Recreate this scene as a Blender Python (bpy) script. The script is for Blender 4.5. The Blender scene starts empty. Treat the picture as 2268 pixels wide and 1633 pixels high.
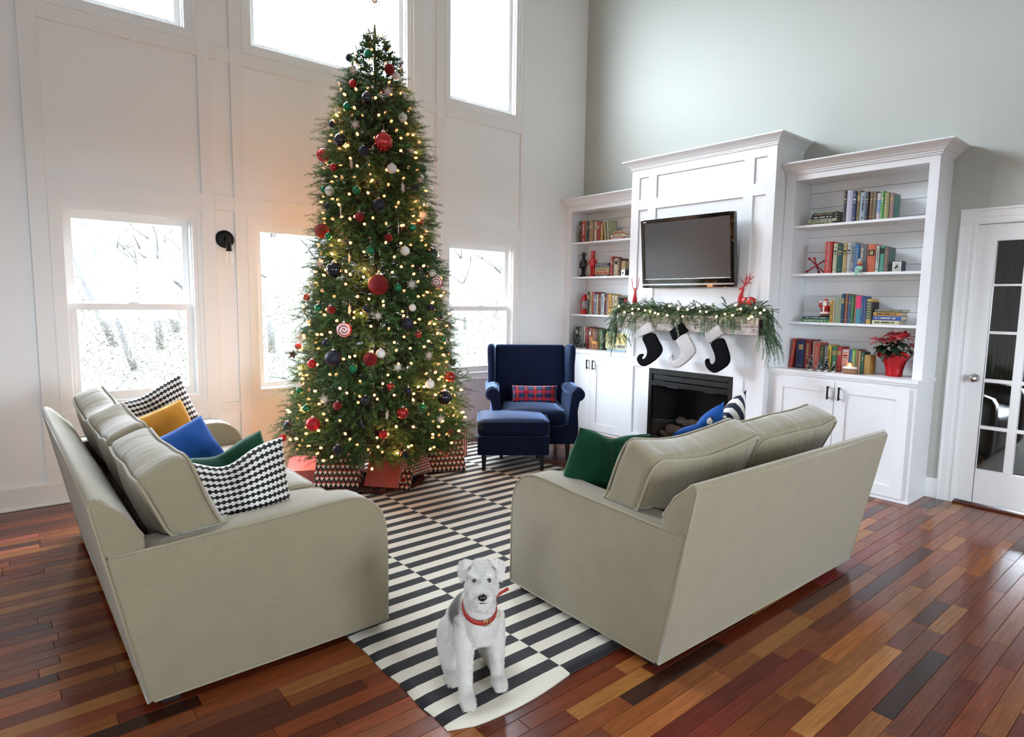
import bpy, bmesh, math, random
import numpy as np
from mathutils import Vector, Matrix, noise
from math import sin, cos, pi, radians, sqrt, hypot
random.seed(7); rng = np.random.default_rng(7)
S = bpy.context.scene
# ---------------------------------------------------------------- camera
cd = bpy.data.cameras.new('camera'); cam = bpy.data.objects.new('camera', cd)
S.collection.objects.link(cam); S.camera = cam
cd.sensor_fit = 'HORIZONTAL'; cd.sensor_width = 36; cd.lens = 21.8673; cd.clip_start = .05; cd.clip_end = 400
YAW, PIT, ROL = radians(40.030355), radians(-6.187508), radians(.84951)
_f = Vector((sin(YAW)*cos(PIT), cos(YAW)*cos(PIT), sin(PIT))); _r = Vector((cos(YAW), -sin(YAW), 0)); _u = _r.cross(_f)
_R = cos(ROL)*_r+sin(ROL)*_u; _U = -sin(ROL)*_r+cos(ROL)*_u
_m = Matrix((( _R.x, _U.x, -_f.x), (_R.y, _U.y, -_f.y), (_R.z, _U.z, -_f.z))).to_4x4()
CAM = Vector((-5.40574, -5.18294, 1.43149)); _m.translation = CAM; cam.matrix_world = _m
# ---------------------------------------------------------------- sky, daylight, exposure
SKY = 22.0
w = bpy.data.worlds.new('overcast_sky'); S.world = w; w.use_nodes = True
bg = w.node_tree.nodes['Background']; bg.inputs[0].default_value = (.80, .92, 1.05, 1); bg.inputs[1].default_value = SKY
S.view_settings.view_transform = 'Standard'; S.view_settings.look = 'None'; S.view_settings.gamma = 1
S.view_settings.use_curve_mapping = False
S.view_settings.exposure = 0.78
cy = S.cycles
cy.use_denoising = True; cy.max_bounces = 7; cy.diffuse_bounces = 4; cy.glossy_bounces = 3; cy.transmission_bounces = 4
cy.transparent_max_bounces = 12; cy.caustics_reflective = False; cy.caustics_refractive = False; cy.sample_clamp_indirect = 6
cy.use_adaptive_sampling = True; cy.adaptive_threshold = .02
def portal(name, loc, rot, sx, sy):
    l = bpy.data.lights.new(name, 'AREA'); l.shape = 'RECTANGLE'; l.size = sx; l.size_y = sy; l.cycles.is_portal = True
    o = bpy.data.objects.new(name, l); o.location = loc; o.rotation_euler = rot; S.collection.objects.link(o)
# openings: window wall (y=0), and unseen fill-light ones added behind and left of the camera
XB, XC, XF, XG, XI, XH = -5.07, -4.13, -3.81, -2.28, -1.957, -.984
ZB, ZT, ZU, ZUT = .61, 2.083, 3.292, 4.95
for a, b in ((XB, XC), (XF, XG), (XI, XH)):
    for z0, z1 in ((ZB, ZT), (ZU, ZUT)):
        portal('window_portal', ((a+b)/2, .14, (z0+z1)/2), (-pi/2, 0, 0), b-a, z1-z0)
ROOM_L, ROOM_F, CEIL = -8.6, -8.4, 5.45
FRONT_FILL_WIN = [(-3.9, -2.5, .9, 2.2)]
LEFT_FILL_WIN = [(-7.0, -5.8, .8, 2.2)]
for a, b, z0, z1 in FRONT_FILL_WIN: portal('window_portal', ((a+b)/2, ROOM_F-.14, (z0+z1)/2), (pi/2, 0, 0), b-a, z1-z0)
for a, b, z0, z1 in LEFT_FILL_WIN: portal('window_portal', (ROOM_L-.14, (a+b)/2, (z0+z1)/2), (0, -pi/2, 0), z1-z0, b-a)

# ================================================================ helpers
C = S.collection
def hx(s):
    v = [int(s[i:i+2], 16)/255 for i in (0, 2, 4)]
    return tuple(x/12.92 if x <= .04045 else ((x+.055)/1.055)**2.4 for x in v)
class X:
    """tiny shader expression"""
    def __init__(s, nt, k): s.nt, s.k = nt, k
    def op(s, o, b=None, c=None):
        n = s.nt.nodes.new('ShaderNodeMath'); n.operation = o
        for i, v in enumerate((s, b, c)):
            if v is None: continue
            if isinstance(v, X): s.nt.links.new(v.k, n.inputs[i])
            else: n.inputs[i].default_value = v
        return X(s.nt, n.outputs[0])
    def __add__(s, b): return s.op('ADD', b)
    def __sub__(s, b): return s.op('SUBTRACT', b)
    def __mul__(s, b): return s.op('MULTIPLY', b)
    def __truediv__(s, b): return s.op('DIVIDE', b)
    def lt(s, b): return s.op('LESS_THAN', b)
    def gt(s, b): return s.op('GREATER_THAN', b)
    def fr(s): return s.op('FRACT')
    def fl(s): return s.op('FLOOR')
    def ab(s): return s.op('ABSOLUTE')
    def mx(s, b): return s.op('MAXIMUM', b)
    def mn(s, b): return s.op('MINIMUM', b)
    def mod(s, b): return s.op('FLOORED_MODULO', b)
    def inv(s): return s.op('MULTIPLY_ADD', -1.0, 1.0)
def newmat(name):
    m = bpy.data.materials.new(name); m.use_nodes = True
    return m, m.node_tree, m.node_tree.nodes['Principled BSDF']
def coord(nt, kind='UV', scale=None):
    n = nt.nodes.new('ShaderNodeTexCoord'); k = n.outputs[kind]
    if scale:
        mp = nt.nodes.new('ShaderNodeMapping'); mp.inputs['Scale'].default_value = scale
        nt.links.new(k, mp.inputs[0]); k = mp.outputs[0]
    return k
def xyz(nt, k):
    s = nt.nodes.new('ShaderNodeSeparateXYZ'); nt.links.new(k, s.inputs[0]); return [X(nt, o) for o in s.outputs]
def noisek(nt, vec, scale, detail=2, rough=.5):
    n = nt.nodes.new('ShaderNodeTexNoise'); n.inputs['Scale'].default_value = scale; n.inputs['Detail'].default_value = detail
    n.inputs['Roughness'].default_value = rough
    if vec is not None: nt.links.new(vec, n.inputs['Vector'])
    return X(nt, n.outputs[0])
def mixc(nt, fac, a, b, blend='MIX'):
    n = nt.nodes.new('ShaderNodeMix'); n.data_type = 'RGBA'; n.blend_type = blend
    for i, v in ((0, fac), (6, a), (7, b)):
        if isinstance(v, X): nt.links.new(v.k, n.inputs[i])
        elif hasattr(v, 'links'): nt.links.new(v, n.inputs[i])
        elif i == 0: n.inputs[0].default_value = v
        else: n.inputs[i].default_value = tuple(v)[:3]+(1,)
    return n.outputs[2]
def ramp(nt, fac, stops):
    n = nt.nodes.new('ShaderNodeValToRGB'); nt.links.new(fac.k, n.inputs[0]); e = n.color_ramp.elements
    while len(e) < len(stops): e.new(.5)
    for i, (p, c) in enumerate(stops): e[i].position = p; e[i].color = tuple(c)[:3]+(1,)
    return n.outputs[0]
def bump(nt, p, h, strength=.3, dist=.002):
    b = nt.nodes.new('ShaderNodeBump'); b.inputs['Strength'].default_value = strength; b.inputs['Distance'].default_value = dist
    nt.links.new(h.k, b.inputs['Height']); nt.links.new(b.outputs[0], p.inputs['Normal'])
_mc = {}
def mat(col, rough=.5, metal=0, name=None, var=0, vscale=20, bmp=0, bscale=60, spec=.5, sheen=0, coat=0, emit=None, es=1, trans=0, ior=1.45, sub=0, key='Object'):
    if isinstance(col, str): col = hx(col)
    k = (tuple(col), rough, metal, var, vscale, bmp, bscale, spec, sheen, coat, emit, es, trans, ior, key)
    if k in _mc: return _mc[k]
    m, nt, p = newmat(name or 'paint')
    p.inputs['Base Color'].default_value = (*col, 1); p.inputs['Roughness'].default_value = rough; p.inputs['Metallic'].default_value = metal
    p.inputs['Specular IOR Level'].default_value = spec; p.inputs['Sheen Weight'].default_value = sheen; p.inputs['Coat Weight'].default_value = coat
    p.inputs['Transmission Weight'].default_value = trans; p.inputs['IOR'].default_value = ior
    if emit: p.inputs['Emission Color'].default_value = (*emit, 1); p.inputs['Emission Strength'].default_value = es
    if var or bmp: v = coord(nt, key)
    if var:
        n = noisek(nt, v, vscale, 3)
        nt.links.new(mixc(nt, n, tuple(c*(1-var) for c in col), tuple(min(1, c*(1+var)) for c in col)), p.inputs['Base Color'])
    if bmp: bump(nt, p, noisek(nt, v, bscale, 3), bmp)
    _mc[k] = m; return m

class MB:
    def __init__(s): s.v = []; s.f = []; s.uv = None
    def add(s, vs, fs):
        o = len(s.v); s.v += [tuple(p) for p in vs]; s.f += [tuple(i+o for i in f) for f in fs]; return s
    def box(s, a, b, M=None):
        (x0, y0, z0), (x1, y1, z1) = a, b
        if x0 > x1: x0, x1 = x1, x0
        if y0 > y1: y0, y1 = y1, y0
        if z0 > z1: z0, z1 = z1, z0
        vs = [(x0,y0,z0),(x1,y0,z0),(x1,y1,z0),(x0,y1,z0),(x0,y0,z1),(x1,y0,z1),(x1,y1,z1),(x0,y1,z1)]
        if M is not None: vs = [M @ Vector(p) for p in vs]
        return s.add(vs, [(0,3,2,1),(4,5,6,7),(0,1,5,4),(1,2,6,5),(2,3,7,6),(3,0,4,7)])
    def prism(s, pts, a, b, axis='y', M=None):
        n = len(pts)
        def P(p, t): return {'x': (t, p[0], p[1]), 'y': (p[0], t, p[1]), 'z': (p[0], p[1], t)}[axis]
        vs = [P(p, a) for p in pts]+[P(p, b) for p in pts]
        if M is not None: vs = [M @ Vector(p) for p in vs]
        fs = [tuple(range(n)), tuple(range(2*n-1, n-1, -1))]+[(i, i+n, (i+1) % n+n, (i+1) % n) for i in range(n)]
        return s.add(vs, fs)
    def lathe(s, prof, n=20, M=None, a0=0, a1=2*pi):
        vs = []; fs = []; full = abs(a1-a0-2*pi) < 1e-6; k = n if full else n+1
        for r, z in prof:
            for i in range(k):
                a = a0+(a1-a0)*i/n; vs.append((r*cos(a), r*sin(a), z))
        m = len(prof)
        for j in range(m-1):
            for i in range(n):
                i2 = (i+1) % k if full else i+1
                fs.append((j*k+i, j*k+i2, (j+1)*k+i2, (j+1)*k+i))
        if full:
            if prof[0][0] > 1e-6: fs.append(tuple(range(n-1, -1, -1)))
            if prof[-1][0] > 1e-6: fs.append(tuple((m-1)*k+i for i in range(n)))
        if M is not None: vs = [M @ Vector(p) for p in vs]
        return s.add(vs, fs)
    def tube(s, pts, r, n=8, M=None, closed=False):
        pts = [Vector(p) for p in pts]; L = len(pts); rr = r if hasattr(r, '__len__') else [r]*L
        vs = []; fs = []; up = None
        for i, p in enumerate(pts):
            if closed: t = (pts[(i+1) % L]-pts[i-1]).normalized()
            else: t = (pts[min(i+1, L-1)]-pts[max(i-1, 0)]).normalized()
            if up is None: up = Vector((0, 0, 1)) if abs(t.z) < .9 else Vector((1, 0, 0))
            a = t.cross(up)
            if a.length < 1e-5: a = t.orthogonal()
            a.normalize(); b = a.cross(t).normalized(); up = b
            for k in range(n):
                q = 2*pi*k/n; vs.append(p+(a*cos(q)+b*sin(q))*rr[i])
        for i in range(L if closed else L-1):
            j = (i+1) % L
            for k in range(n): fs.append((i*n+k, i*n+(k+1) % n, j*n+(k+1) % n, j*n+k))
        if not closed: fs += [tuple(range(n-1, -1, -1)), tuple((L-1)*n+k for k in range(n))]
        if M is not None: vs = [M @ Vector(p) for p in vs]
        return s.add(vs, fs)
    def ball(s, c, r, n=16, m=10, M=None):
        rx, ry, rz = r if hasattr(r, '__len__') else (r, r, r)
        T = Matrix.Translation(c) @ Matrix.Diagonal((rx, ry, rz, 1))
        if M is not None: T = M @ T
        return s.lathe([(max(sin(pi*i/m), 1e-7 if 0 < i < m else 0), -cos(pi*i/m)) for i in range(m+1)], n, T)
    def build(s, name, m, parent=None, smooth=False, bevel=0, seg=2, uv=True, loc=None, rot=None, ang=None, sub=0):
        me = bpy.data.meshes.new(name); me.from_pydata(s.v, [], s.f)
        bm = bmesh.new(); bm.from_mesh(me); bmesh.ops.remove_doubles(bm, verts=bm.verts, dist=1e-6)
        bmesh.ops.recalc_face_normals(bm, faces=bm.faces)
        if bevel:
            bmesh.ops.bevel(bm, geom=[e for e in bm.edges if len(e.link_faces) == 2 and e.calc_face_angle(0) > .6]+list(bm.verts), offset=bevel, segments=seg, affect='EDGES', profile=.5)
        bm.to_mesh(me); bm.free()
        if uv: boxuv(me)
        return link(name, me, m, parent, smooth, loc, rot, ang)
def boxuv(me):
    n = len(me.loops)
    if not n: return
    co = np.empty(len(me.vertices)*3); me.vertices.foreach_get('co', co); co = co.reshape(-1, 3)
    li = np.empty(n, np.int64); me.loops.foreach_get('vertex_index', li)
    pn = np.empty(len(me.polygons)*3); me.polygons.foreach_get('normal', pn); pn = np.abs(pn.reshape(-1, 3))
    lt = np.empty(len(me.polygons), np.int64); me.polygons.foreach_get('loop_total', lt)
    ax = np.repeat(pn.argmax(1), lt); c = co[li]
    uv = np.where((ax == 0)[:, None], c[:, [1, 2]], np.where((ax == 1)[:, None], c[:, [0, 2]], c[:, [0, 1]]))
    l = me.uv_layers.new(name='UVMap'); l.data.foreach_set('uv', uv.astype(np.float32).ravel())
def link(name, me, m, parent=None, smooth=False, loc=None, rot=None, ang=None):
    if m is not None and not me.materials: me.materials.append(m)
    if smooth: me.shade_smooth()
    if ang: me.shade_smooth(); me.set_sharp_from_angle(angle=radians(ang))
    o = bpy.data.objects.new(name, me); C.objects.link(o)
    if loc is not None: o.location = loc
    if rot is not None: o.rotation_euler = rot
    if parent is not None: o.parent = parent
    return o
def thing(name, label, cat, loc=(0, 0, 0), rz=0, group=None, rot=None):
    o = bpy.data.objects.new(name, None); C.objects.link(o); o.location = loc; o.rotation_euler = rot or (0, 0, rz); o.empty_display_size = .1
    o['label'] = label; o['category'] = cat
    if group: o['group'] = group
    return o
def tag(o, label, cat, group=None):
    o['label'] = label; o['category'] = cat
    if group: o['group'] = group
    return o
def struct(o): o['kind'] = 'structure'; return o
def sempty(name, loc=(0, 0, 0)):
    o = bpy.data.objects.new(name, None); C.objects.link(o); o.location = loc; o['kind'] = 'structure'; return o
def npmesh(name, V, F):
    """V (n,3), F (m,k) fixed-size faces"""
    me = bpy.data.meshes.new(name); m, k = F.shape
    me.vertices.add(len(V)); me.vertices.foreach_set('co', V.astype(np.float32).ravel())
    me.loops.add(m*k); me.loops.foreach_set('vertex_index', F.astype(np.int32).ravel())
    me.polygons.add(m); me.polygons.foreach_set('loop_start', np.arange(0, m*k, k, dtype=np.int32))
    me.update(calc_edges=True); return me
def text(name, s, size, m, parent, loc, rot, ext=.0004, align='CENTER'):
    cu = bpy.data.curves.new('t', 'FONT'); cu.body = s; cu.size = size; cu.extrude = ext; cu.align_x = align; cu.align_y = 'CENTER'
    t = bpy.data.objects.new('t', cu); C.objects.link(t); dg = bpy.context.evaluated_depsgraph_get(); dg.update()
    me = bpy.data.meshes.new_from_object(t.evaluated_get(dg)); bpy.data.objects.remove(t)
    return link(name, me, m, parent, loc=loc, rot=rot)
def copy_tree(o, parent=None):
    c = o.copy(); C.objects.link(c); c.parent = parent
    for ch in list(o.children): copy_tree(ch, c)
    return c
def rbox(w, d, h, r=.05, n=12, bulge=(0, 0, 0), wr=0, ws=4, seed=0):
    """soft box centred on the origin with rounded edges, bulging faces and wrinkles"""
    g = np.linspace(-1, 1, n+1); idx = {}; V = []; F = []
    def vid(p):
        k = tuple(round(q, 5) for q in p)
        if k not in idx: idx[k] = len(V); V.append(k)
        return idx[k]
    for ax in range(3):
        for sg in (-1, 1):
            for i in range(n):
                for j in range(n):
                    q = []
                    for a, b in ((i, j), (i+1, j), (i+1, j+1), (i, j+1)):
                        p = [0, 0, 0]; p[ax] = sg; p[(ax+1) % 3] = g[a]; p[(ax+2) % 3] = g[b]; q.append(vid(p))
                    F.append(q if sg > 0 else q[::-1])
    out = []; hs = (w/2, d/2, h/2)
    for p in V:
        P = Vector([p[i]*hs[i] for i in range(3)]); q = Vector([max(-hs[i]+r, min(hs[i]-r, P[i])) for i in range(3)])
        dv = P-q
        if dv.length > 1e-9: P = q+dv.normalized()*r
        u = [1-abs(t)**2.2 for t in p]
        for i in range(3):
            if bulge[i]: P[i] += (1 if p[i] > 0 else -1)*bulge[i]*u[(i+1) % 3]*u[(i+2) % 3]*abs(p[i])**3
        if wr:
            nv = Vector((noise.noise(P*ws+Vector((seed, 0, 0))), noise.noise(P*ws+Vector((0, seed+5, 0))), noise.noise(P*ws+Vector((9, 0, seed)))))
            P += nv*wr
        out.append(tuple(P))
    m = MB(); m.v = out; m.f = [tuple(f) for f in F]; return m
def boxloop(w, h, r, k=4):
    pts = []
    for cx, cz, a0 in ((w/2-r, h/2-r, 0), (-w/2+r, h/2-r, pi/2), (-w/2+r, -h/2+r, pi), (w/2-r, -h/2+r, 1.5*pi)):
        for i in range(k+1):
            a = a0+pi/2*i/k; pts.append((cx+r*cos(a), cz+r*sin(a)))
    return pts
def face_cam(x, y): return math.atan2(CAM.y-y, CAM.x-x)

# ================================================================ room shell
WHITE = mat('f3f3f1', .45, name='white_trim_paint')
WALLW = mat('f6f7f6', .6, name='white_wall_paint', bmp=.05, bscale=150)
SAGE = mat('b9bbb3', .65, name='sage_grey_wall_paint', bmp=.06, bscale=150)
CEILM = mat('f6f6f4', .8, name='ceiling_paint')
CABW = mat('eeeff0', .35, name='cabinet_paint')
T = .15
def wallgrid(name, axis, lo, hi, holes, m, pos, t):
    """wall in plane axis=pos with rectangular holes (a0,a1,z0,z1), thickness t"""
    ys = sorted({lo, hi}|{h[0] for h in holes}|{h[1] for h in holes}); zs = sorted({0, CEIL}|{h[2] for h in holes}|{h[3] for h in holes})
    b = MB()
    for i in range(len(ys)-1):
        for j in range(len(zs)-1):
            cy_, cz = (ys[i]+ys[i+1])/2, (zs[j]+zs[j+1])/2
            if any(h[0] < cy_ < h[1] and h[2] < cz < h[3] for h in holes): continue
            if axis == 'y': b.box((ys[i], pos, zs[j]), (ys[i+1], pos+t, zs[j+1]))
            else: b.box((pos, ys[i], zs[j]), (pos+t, ys[i+1], zs[j+1]))
    return struct(b.build(name, m))
wh = [(a+.01, b-.01, z0+.01, z1-.01) for a, b in ((XB, XC), (XF, XG), (XI, XH)) for z0, z1 in ((ZB, ZT), (ZU, ZUT))]
wallgrid('wall_back', 'y', ROOM_L, T, wh, WALLW, 0, T)
DY0, DY1, DZ = -4.67, -3.86, 2.02
wallgrid('wall_right', 'x', ROOM_F, 0, [(DY0-.02, DY1+.02, 0, DZ+.02)], SAGE, 0, T)
wallgrid('wall_front', 'y', ROOM_L, T, FRONT_FILL_WIN, WALLW, ROOM_F-T, T)
wallgrid('wall_left', 'x', ROOM_F, 0, LEFT_FILL_WIN, WALLW, ROOM_L-T, T)
struct(MB().box((ROOM_L-T, ROOM_F-T, CEIL), (T, T, CEIL+.12)).build('ceiling', CEILM))
# windows
def glassmat():
    m, nt, p = newmat('window_glass'); nt.nodes.remove(p); o = nt.nodes['Material Output']
    t = nt.nodes.new('ShaderNodeBsdfTransparent'); g = nt.nodes.new('ShaderNodeBsdfGlossy'); g.inputs['Roughness'].default_value = .02
    lw = nt.nodes.new('ShaderNodeLayerWeight'); f = X(nt, lw.outputs['Facing']).op('POWER', 5.0)*.75+.04; mx = nt.nodes.new('ShaderNodeMixShader')
    nt.links.new(f.k, mx.inputs[0]); nt.links.new(t.outputs[0], mx.inputs[1]); nt.links.new(g.outputs[0], mx.inputs[2]); nt.links.new(mx.outputs[0], o.inputs[0])
    return m
GLASS = glassmat()
def frame(b, x0, x1, z0, z1, w, y0, y1, wb=None):
    wb = wb or w
    b.box((x0, y0, z0), (x0+w, y1, z1)); b.box((x1-w, y0, z0), (x1, y1, z1)); b.box((x0+w, y0, z1-w), (x1-w, y1, z1)); b.box((x0+w, y0, z0), (x1-w, y1, z0+wb))
def window(n, x0, x1, z0, z1, double=True):
    e = sempty('window_%d' % n, ((x0+x1)/2, 0, z0))
    L = lambda v: v
    ox, oz = (x0+x1)/2, z0
    def put(b, name, m, par=e, **k):
        b.v = [(p[0]-ox, p[1], p[2]-oz) for p in b.v]; return b.build(name, m, par, **k)
    b = MB()
    for k, (w_, y_) in enumerate(((.014, -.022), (.034, -.012), (.05, -.004))): frame(b, x0+k*.012, x1-k*.012, z0+k*.012, z1-k*.012, w_, y_, .12)
    put(b, 'casing_moulding', WHITE)
    i = .055; b = MB(); frame(b, x0+i, x1-i, z0+i, z1-i, .03, .02, .13); put(b, 'window_frame', WHITE)
    a0, a1, c0, c1 = x0+i+.028, x1-i-.028, z0+i+.028, z1-i-.028
    if double:
        zm = (z0+z1)/2+.008
        b = MB(); frame(b, a0, a1, zm-.015, c1, .045, .08, .115); s1 = put(b, 'upper_sash', WHITE)
        b = MB(); frame(b, a0, a1, c0, zm+.018, .045, .035, .07, .055); s2 = put(b, 'lower_sash', WHITE)
        b = MB().box((a0+.04, .096, zm+.02), (a1-.04, .1, c1-.04)); put(b, 'pane', GLASS, s1)
        b = MB().box((a0+.04, .05, c0+.05), (a1-.04, .054, zm-.02)); put(b, 'pane', GLASS, s2)
        b = MB().box(((x0+x1)/2-.035, .02, zm+.018), ((x0+x1)/2+.035, .07, zm+.03)); put(b, 'sash_lock', WHITE, s2, bevel=.003)
        b = MB().box((x0+.004, -.030, z0-.004), (x1-.004, .119, z0+.0165)); put(b, 'window_sill', WHITE)
    else:
        b = MB(); frame(b, a0, a1, c0, c1, .04, .06, .11); s1 = put(b, 'sash', WHITE)
        b = MB().box((a0+.03, .084, c0+.03), (a1-.03, .088, c1-.03)); put(b, 'pane', GLASS, s1)
window(1, XB, XC, ZB, ZT); window(2, XF, XG, ZB, ZT, False); window(3, XI, XH, ZB, ZT)
window(4, XB, XC, ZU, ZUT, False); window(5, XF, XG, ZU, ZUT, False); window(6, XI, XH, ZU, ZUT, False)
# applied boards on the window wall
b_t = -.018
tn = [0]
def trim(x0, x1, z0, z1, y=b_t):
    tn[0] += 1
    return struct(MB().box((x0, y, z0), (x1, -.0005, z1)).build('trim_%d' % tn[0], WHITE, bevel=.0015, seg=1))
ztop = CEIL-.02; BZ = .15
trim(-5.17, XB, BZ, ztop)                       # far left board
for xa, xb in ((XC, -4.045), (-3.90, XF), (XG, -2.19), (-2.045, XI)): trim(xa, xb, BZ, ztop)
trim(XH, -.945, BZ, ztop)
for z0, z1 in ((ZT, 2.20), (3.19, ZU)): 
    for xa, xb in ((XB, XC), (XF, XG), (XI, XH)): trim(xa, xb, z0, z1)
for z0, z1 in ((2.09, 2.20), (3.19, 3.29), (.52, .60)):
    for xa, xb in ((-4.045, -3.90), (-2.19, -2.045)): trim(xa, xb, z0, z1)
for xa, xb in ((XB, XC), (XF, XG), (XI, XH)): trim(xa, xb, .52, ZB)
trim(-.11, -.001, .94, 2.45)
def base(name, a, b): return struct(MB().box(a, b).build(name, WHITE, bevel=.003))
base('baseboard_back', (ROOM_L, -.02, 0), (-.39, 0, BZ)); base('baseboard_right', (-.02, -3.76, 0), (0, -3.676, BZ))
base('baseboard_right_2', (-.02, ROOM_F, 0), (0, DY0-.12, BZ)); base('baseboard_left', (ROOM_L, ROOM_F, 0), (ROOM_L+.02, -.02, BZ)); base('baseboard_front', (ROOM_L, ROOM_F, 0), (-.02, ROOM_F+.02, BZ))
struct(MB().box((ROOM_L, -.034, 0), (-.39, -.0205, .018)).build('trim_90', WHITE, bevel=.005))
# plain frames for the fill-light windows added outside the view
wn = 7
for a, b_, z0, z1 in FRONT_FILL_WIN:
    b = MB(); 
    b.box((a, ROOM_F-.1, z0), (a+.06, ROOM_F-.04, z1)); b.box((b_-.06, ROOM_F-.1, z0), (b_, ROOM_F-.04, z1)); b.box((a, ROOM_F-.1, z0), (b_, ROOM_F-.04, z0+.06)); b.box((a, ROOM_F-.1, z1-.06), (b_, ROOM_F-.04, z1)); b.box(((a+b_)/2-.03, ROOM_F-.1, z0), ((a+b_)/2+.03, ROOM_F-.04, z1))
    struct(b.build('window_%d' % wn, WHITE)); wn += 1
for a, b_, z0, z1 in LEFT_FILL_WIN:
    b = MB(); X0, X1 = ROOM_L-.1, ROOM_L-.04
    b.box((X0, a, z0), (X1, a+.06, z1)); b.box((X0, b_-.06, z0), (X1, b_, z1)); b.box((X0, a, z0), (X1, b_, z0+.06)); b.box((X0, a, z1-.06), (X1, b_, z1)); b.box((X0, (a+b_)/2-.03, z0), (X1, (a+b_)/2+.03, z1))
    struct(b.build('window_%d' % wn, WHITE)); wn += 1
# ---------------------------------------------------------------- french door and the room behind it
d = sempty('door_1', (0, 0, 0))
b = MB()
for k, (w_, x_) in enumerate(((.10, -.012), (.085, -.018), (.03, -.026))):
    o_ = .105-(.105-w_ if k < 2 else 0)
ca = .108
prof = [(0, 0), (-.022, 0), (-.024, .012), (-.016, .018), (-.014, .06), (-.011, .066), (-.011, .085), (-.016, .09), (-.012, ca), (0, ca)]
b.prism([(x, DY1+ca-y) for x, y in prof], 0, DZ, 'z'); b.prism([(x, DY0-ca+y) for x, y in prof], 0, DZ, 'z')
b.prism([(x, DZ+ca-y) for x, y in prof], DY0-ca, DY1+ca, 'y')
cs = b.build('door_casing', WHITE, d)
b = MB(); b.box((0, DY1, 0), (T, DY1+.02, DZ)); b.box((0, DY0-.02, 0), (T, DY0, DZ)); b.box((0, DY0-.02, DZ), (T, DY1+.02, DZ+.02)); b.build('door_jamb', WHITE, d)
DX = .012
gy = [(-4.118, -3.972), (-4.318, -4.165), (-4.518, -4.365)]; gz = [(.27, .568), (.59, .905), (.93, 1.25), (1.27, 1.585), (1.60, 1.90)]
gy = [(-4.132, -3.97), (-4.345, -4.183), (-4.558, -4.396)]
leaf = MB(); X0, X1 = DX, DX+.04
leaf.box((X0, gy[0][1], .025), (X1, DY1, DZ-.004)); leaf.box((X0, DY0, .025), (X1, gy[-1][0], DZ-.004))
leaf.box((X0, gy[-1][0], .025), (X1, gy[0][1], gz[0][0])); leaf.box((X0, gy[-1][0], gz[-1][1]), (X1, gy[0][1], DZ-.004))
df = leaf.build('door_leaf', WHITE, d, bevel=.002)
for k in range(2): MB().box((X0-.004, gy[k+1][1], gz[0][0]), (X1+.004, gy[k][0], gz[-1][1])).build('muntin', WHITE, df, bevel=.004)
for k in range(4): MB().box((X0-.003, gy[-1][0], gz[k][1]), (X1+.003, gy[0][1], gz[k+1][0])).build('muntin', WHITE, df, bevel=.004)
for y0, y1 in gy:
    for z0, z1 in gz: MB().box((DX+.018, y0-.004, z0-.004), (DX+.022, y1+.004, z1+.004)).build('pane', GLASS, df)
NICK = mat((.55, .52, .48), .25, 1, name='brushed_nickel')
Mx = Matrix.Translation((DX, -3.918, .93)) @ Matrix.Rotation(-pi/2, 4, 'Y')
kb = MB().lathe([(0, 0), (.03, 0), (.03, .006), (.012, .01), (.011, .03), (.02, .036), (.028, .045), (.029, .055), (.024, .066), (.012, .072), (0, .073)], 20, Mx).build('door_knob', NICK, d, smooth=True)
struct(MB().box((-.03, DY0, 0), (.16, DY1, .014)).build('trim_91', mat('5a3020', .3, name='threshold_wood'), bevel=.004))
# adjoining room
DARKW = mat('4c4842', .8, name='back_room_wall')
CARPET = mat('77726a', 1, name='grey_carpet', var=.35, vscale=300, bmp=.5, bscale=400)
ax1, ay0, ay1, az = 4.2, -7.0, -2.6, 2.7
FW0, FW1, FZa, FZb = -4.75, -3.36, .5, 1.7
struct(MB().box((T, ay0, -.02), (ax1, ay1, .004)).build('floor_2', CARPET))
struct(MB().box((ax1, ay0, 0), (ax1+.1, FW0, az)).box((ax1, FW1, 0), (ax1+.1, ay1, az)).box((ax1, FW0, 0), (ax1+.1, FW1, FZa)).box((ax1, FW0, FZb), (ax1+.1, FW1, az)).build('wall_far', DARKW))
struct(MB().box((T, ay0-.1, 0), (ax1, ay0, az)).build('wall_side', DARKW))
struct(MB().box((T, ay1, 0), (ax1, ay1+.1, az)).build('wall_side_2', DARKW)); struct(MB().box((T, ay0-.1, az), (ax1+.1, ay1+.1, az+.1)).build('ceiling_2', DARKW))
portal('window_portal', (ax1+.12, (FW0+FW1)/2, (FZa+FZb)/2), (0, pi/2, 0), FZb-FZa, FW1-FW0)
wf = sempty('window_20', (ax1, (FW0+FW1)/2, FZa)); oyw = (FW0+FW1)/2
fm = MB()
for a_, c_ in (((-.03, FW0-oyw-.09, -.09), (.0, FW0-oyw, FZb-FZa+.09)), ((-.03, FW1-oyw, -.09), (0, FW1-oyw+.09, FZb-FZa+.09)), ((-.03, FW0-oyw, FZb-FZa), (0, FW1-oyw, FZb-FZa+.09)), ((-.03, FW0-oyw, -.09), (0, FW1-oyw, 0)), ((.02, -.02, 0), (.05, .02, FZb-FZa))): fm.box(a_, c_)
fm.build('window_frame', mat('8a6a40', .5, name='oak_window_trim'), wf)
s0 = MB().box((-.012, FW0-oyw+.01, -.0015), (.012, FW1-oyw-.01, .0015)).build('blind_slat', WHITE, wf, loc=(.0, 0, .03), rot=(0, .5, 0))
for k in range(1, 28):
    c = s0.copy(); C.objects.link(c); c.parent = wf; c.location = (0, 0, .03+k*.042)
LEATH = mat('1c1917', .35, name='black_leather', bmp=.3, bscale=80, coat=.2)
CURM = mat('5b5a52', .8, name='grey_green_curtain', sheen=.3)
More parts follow.
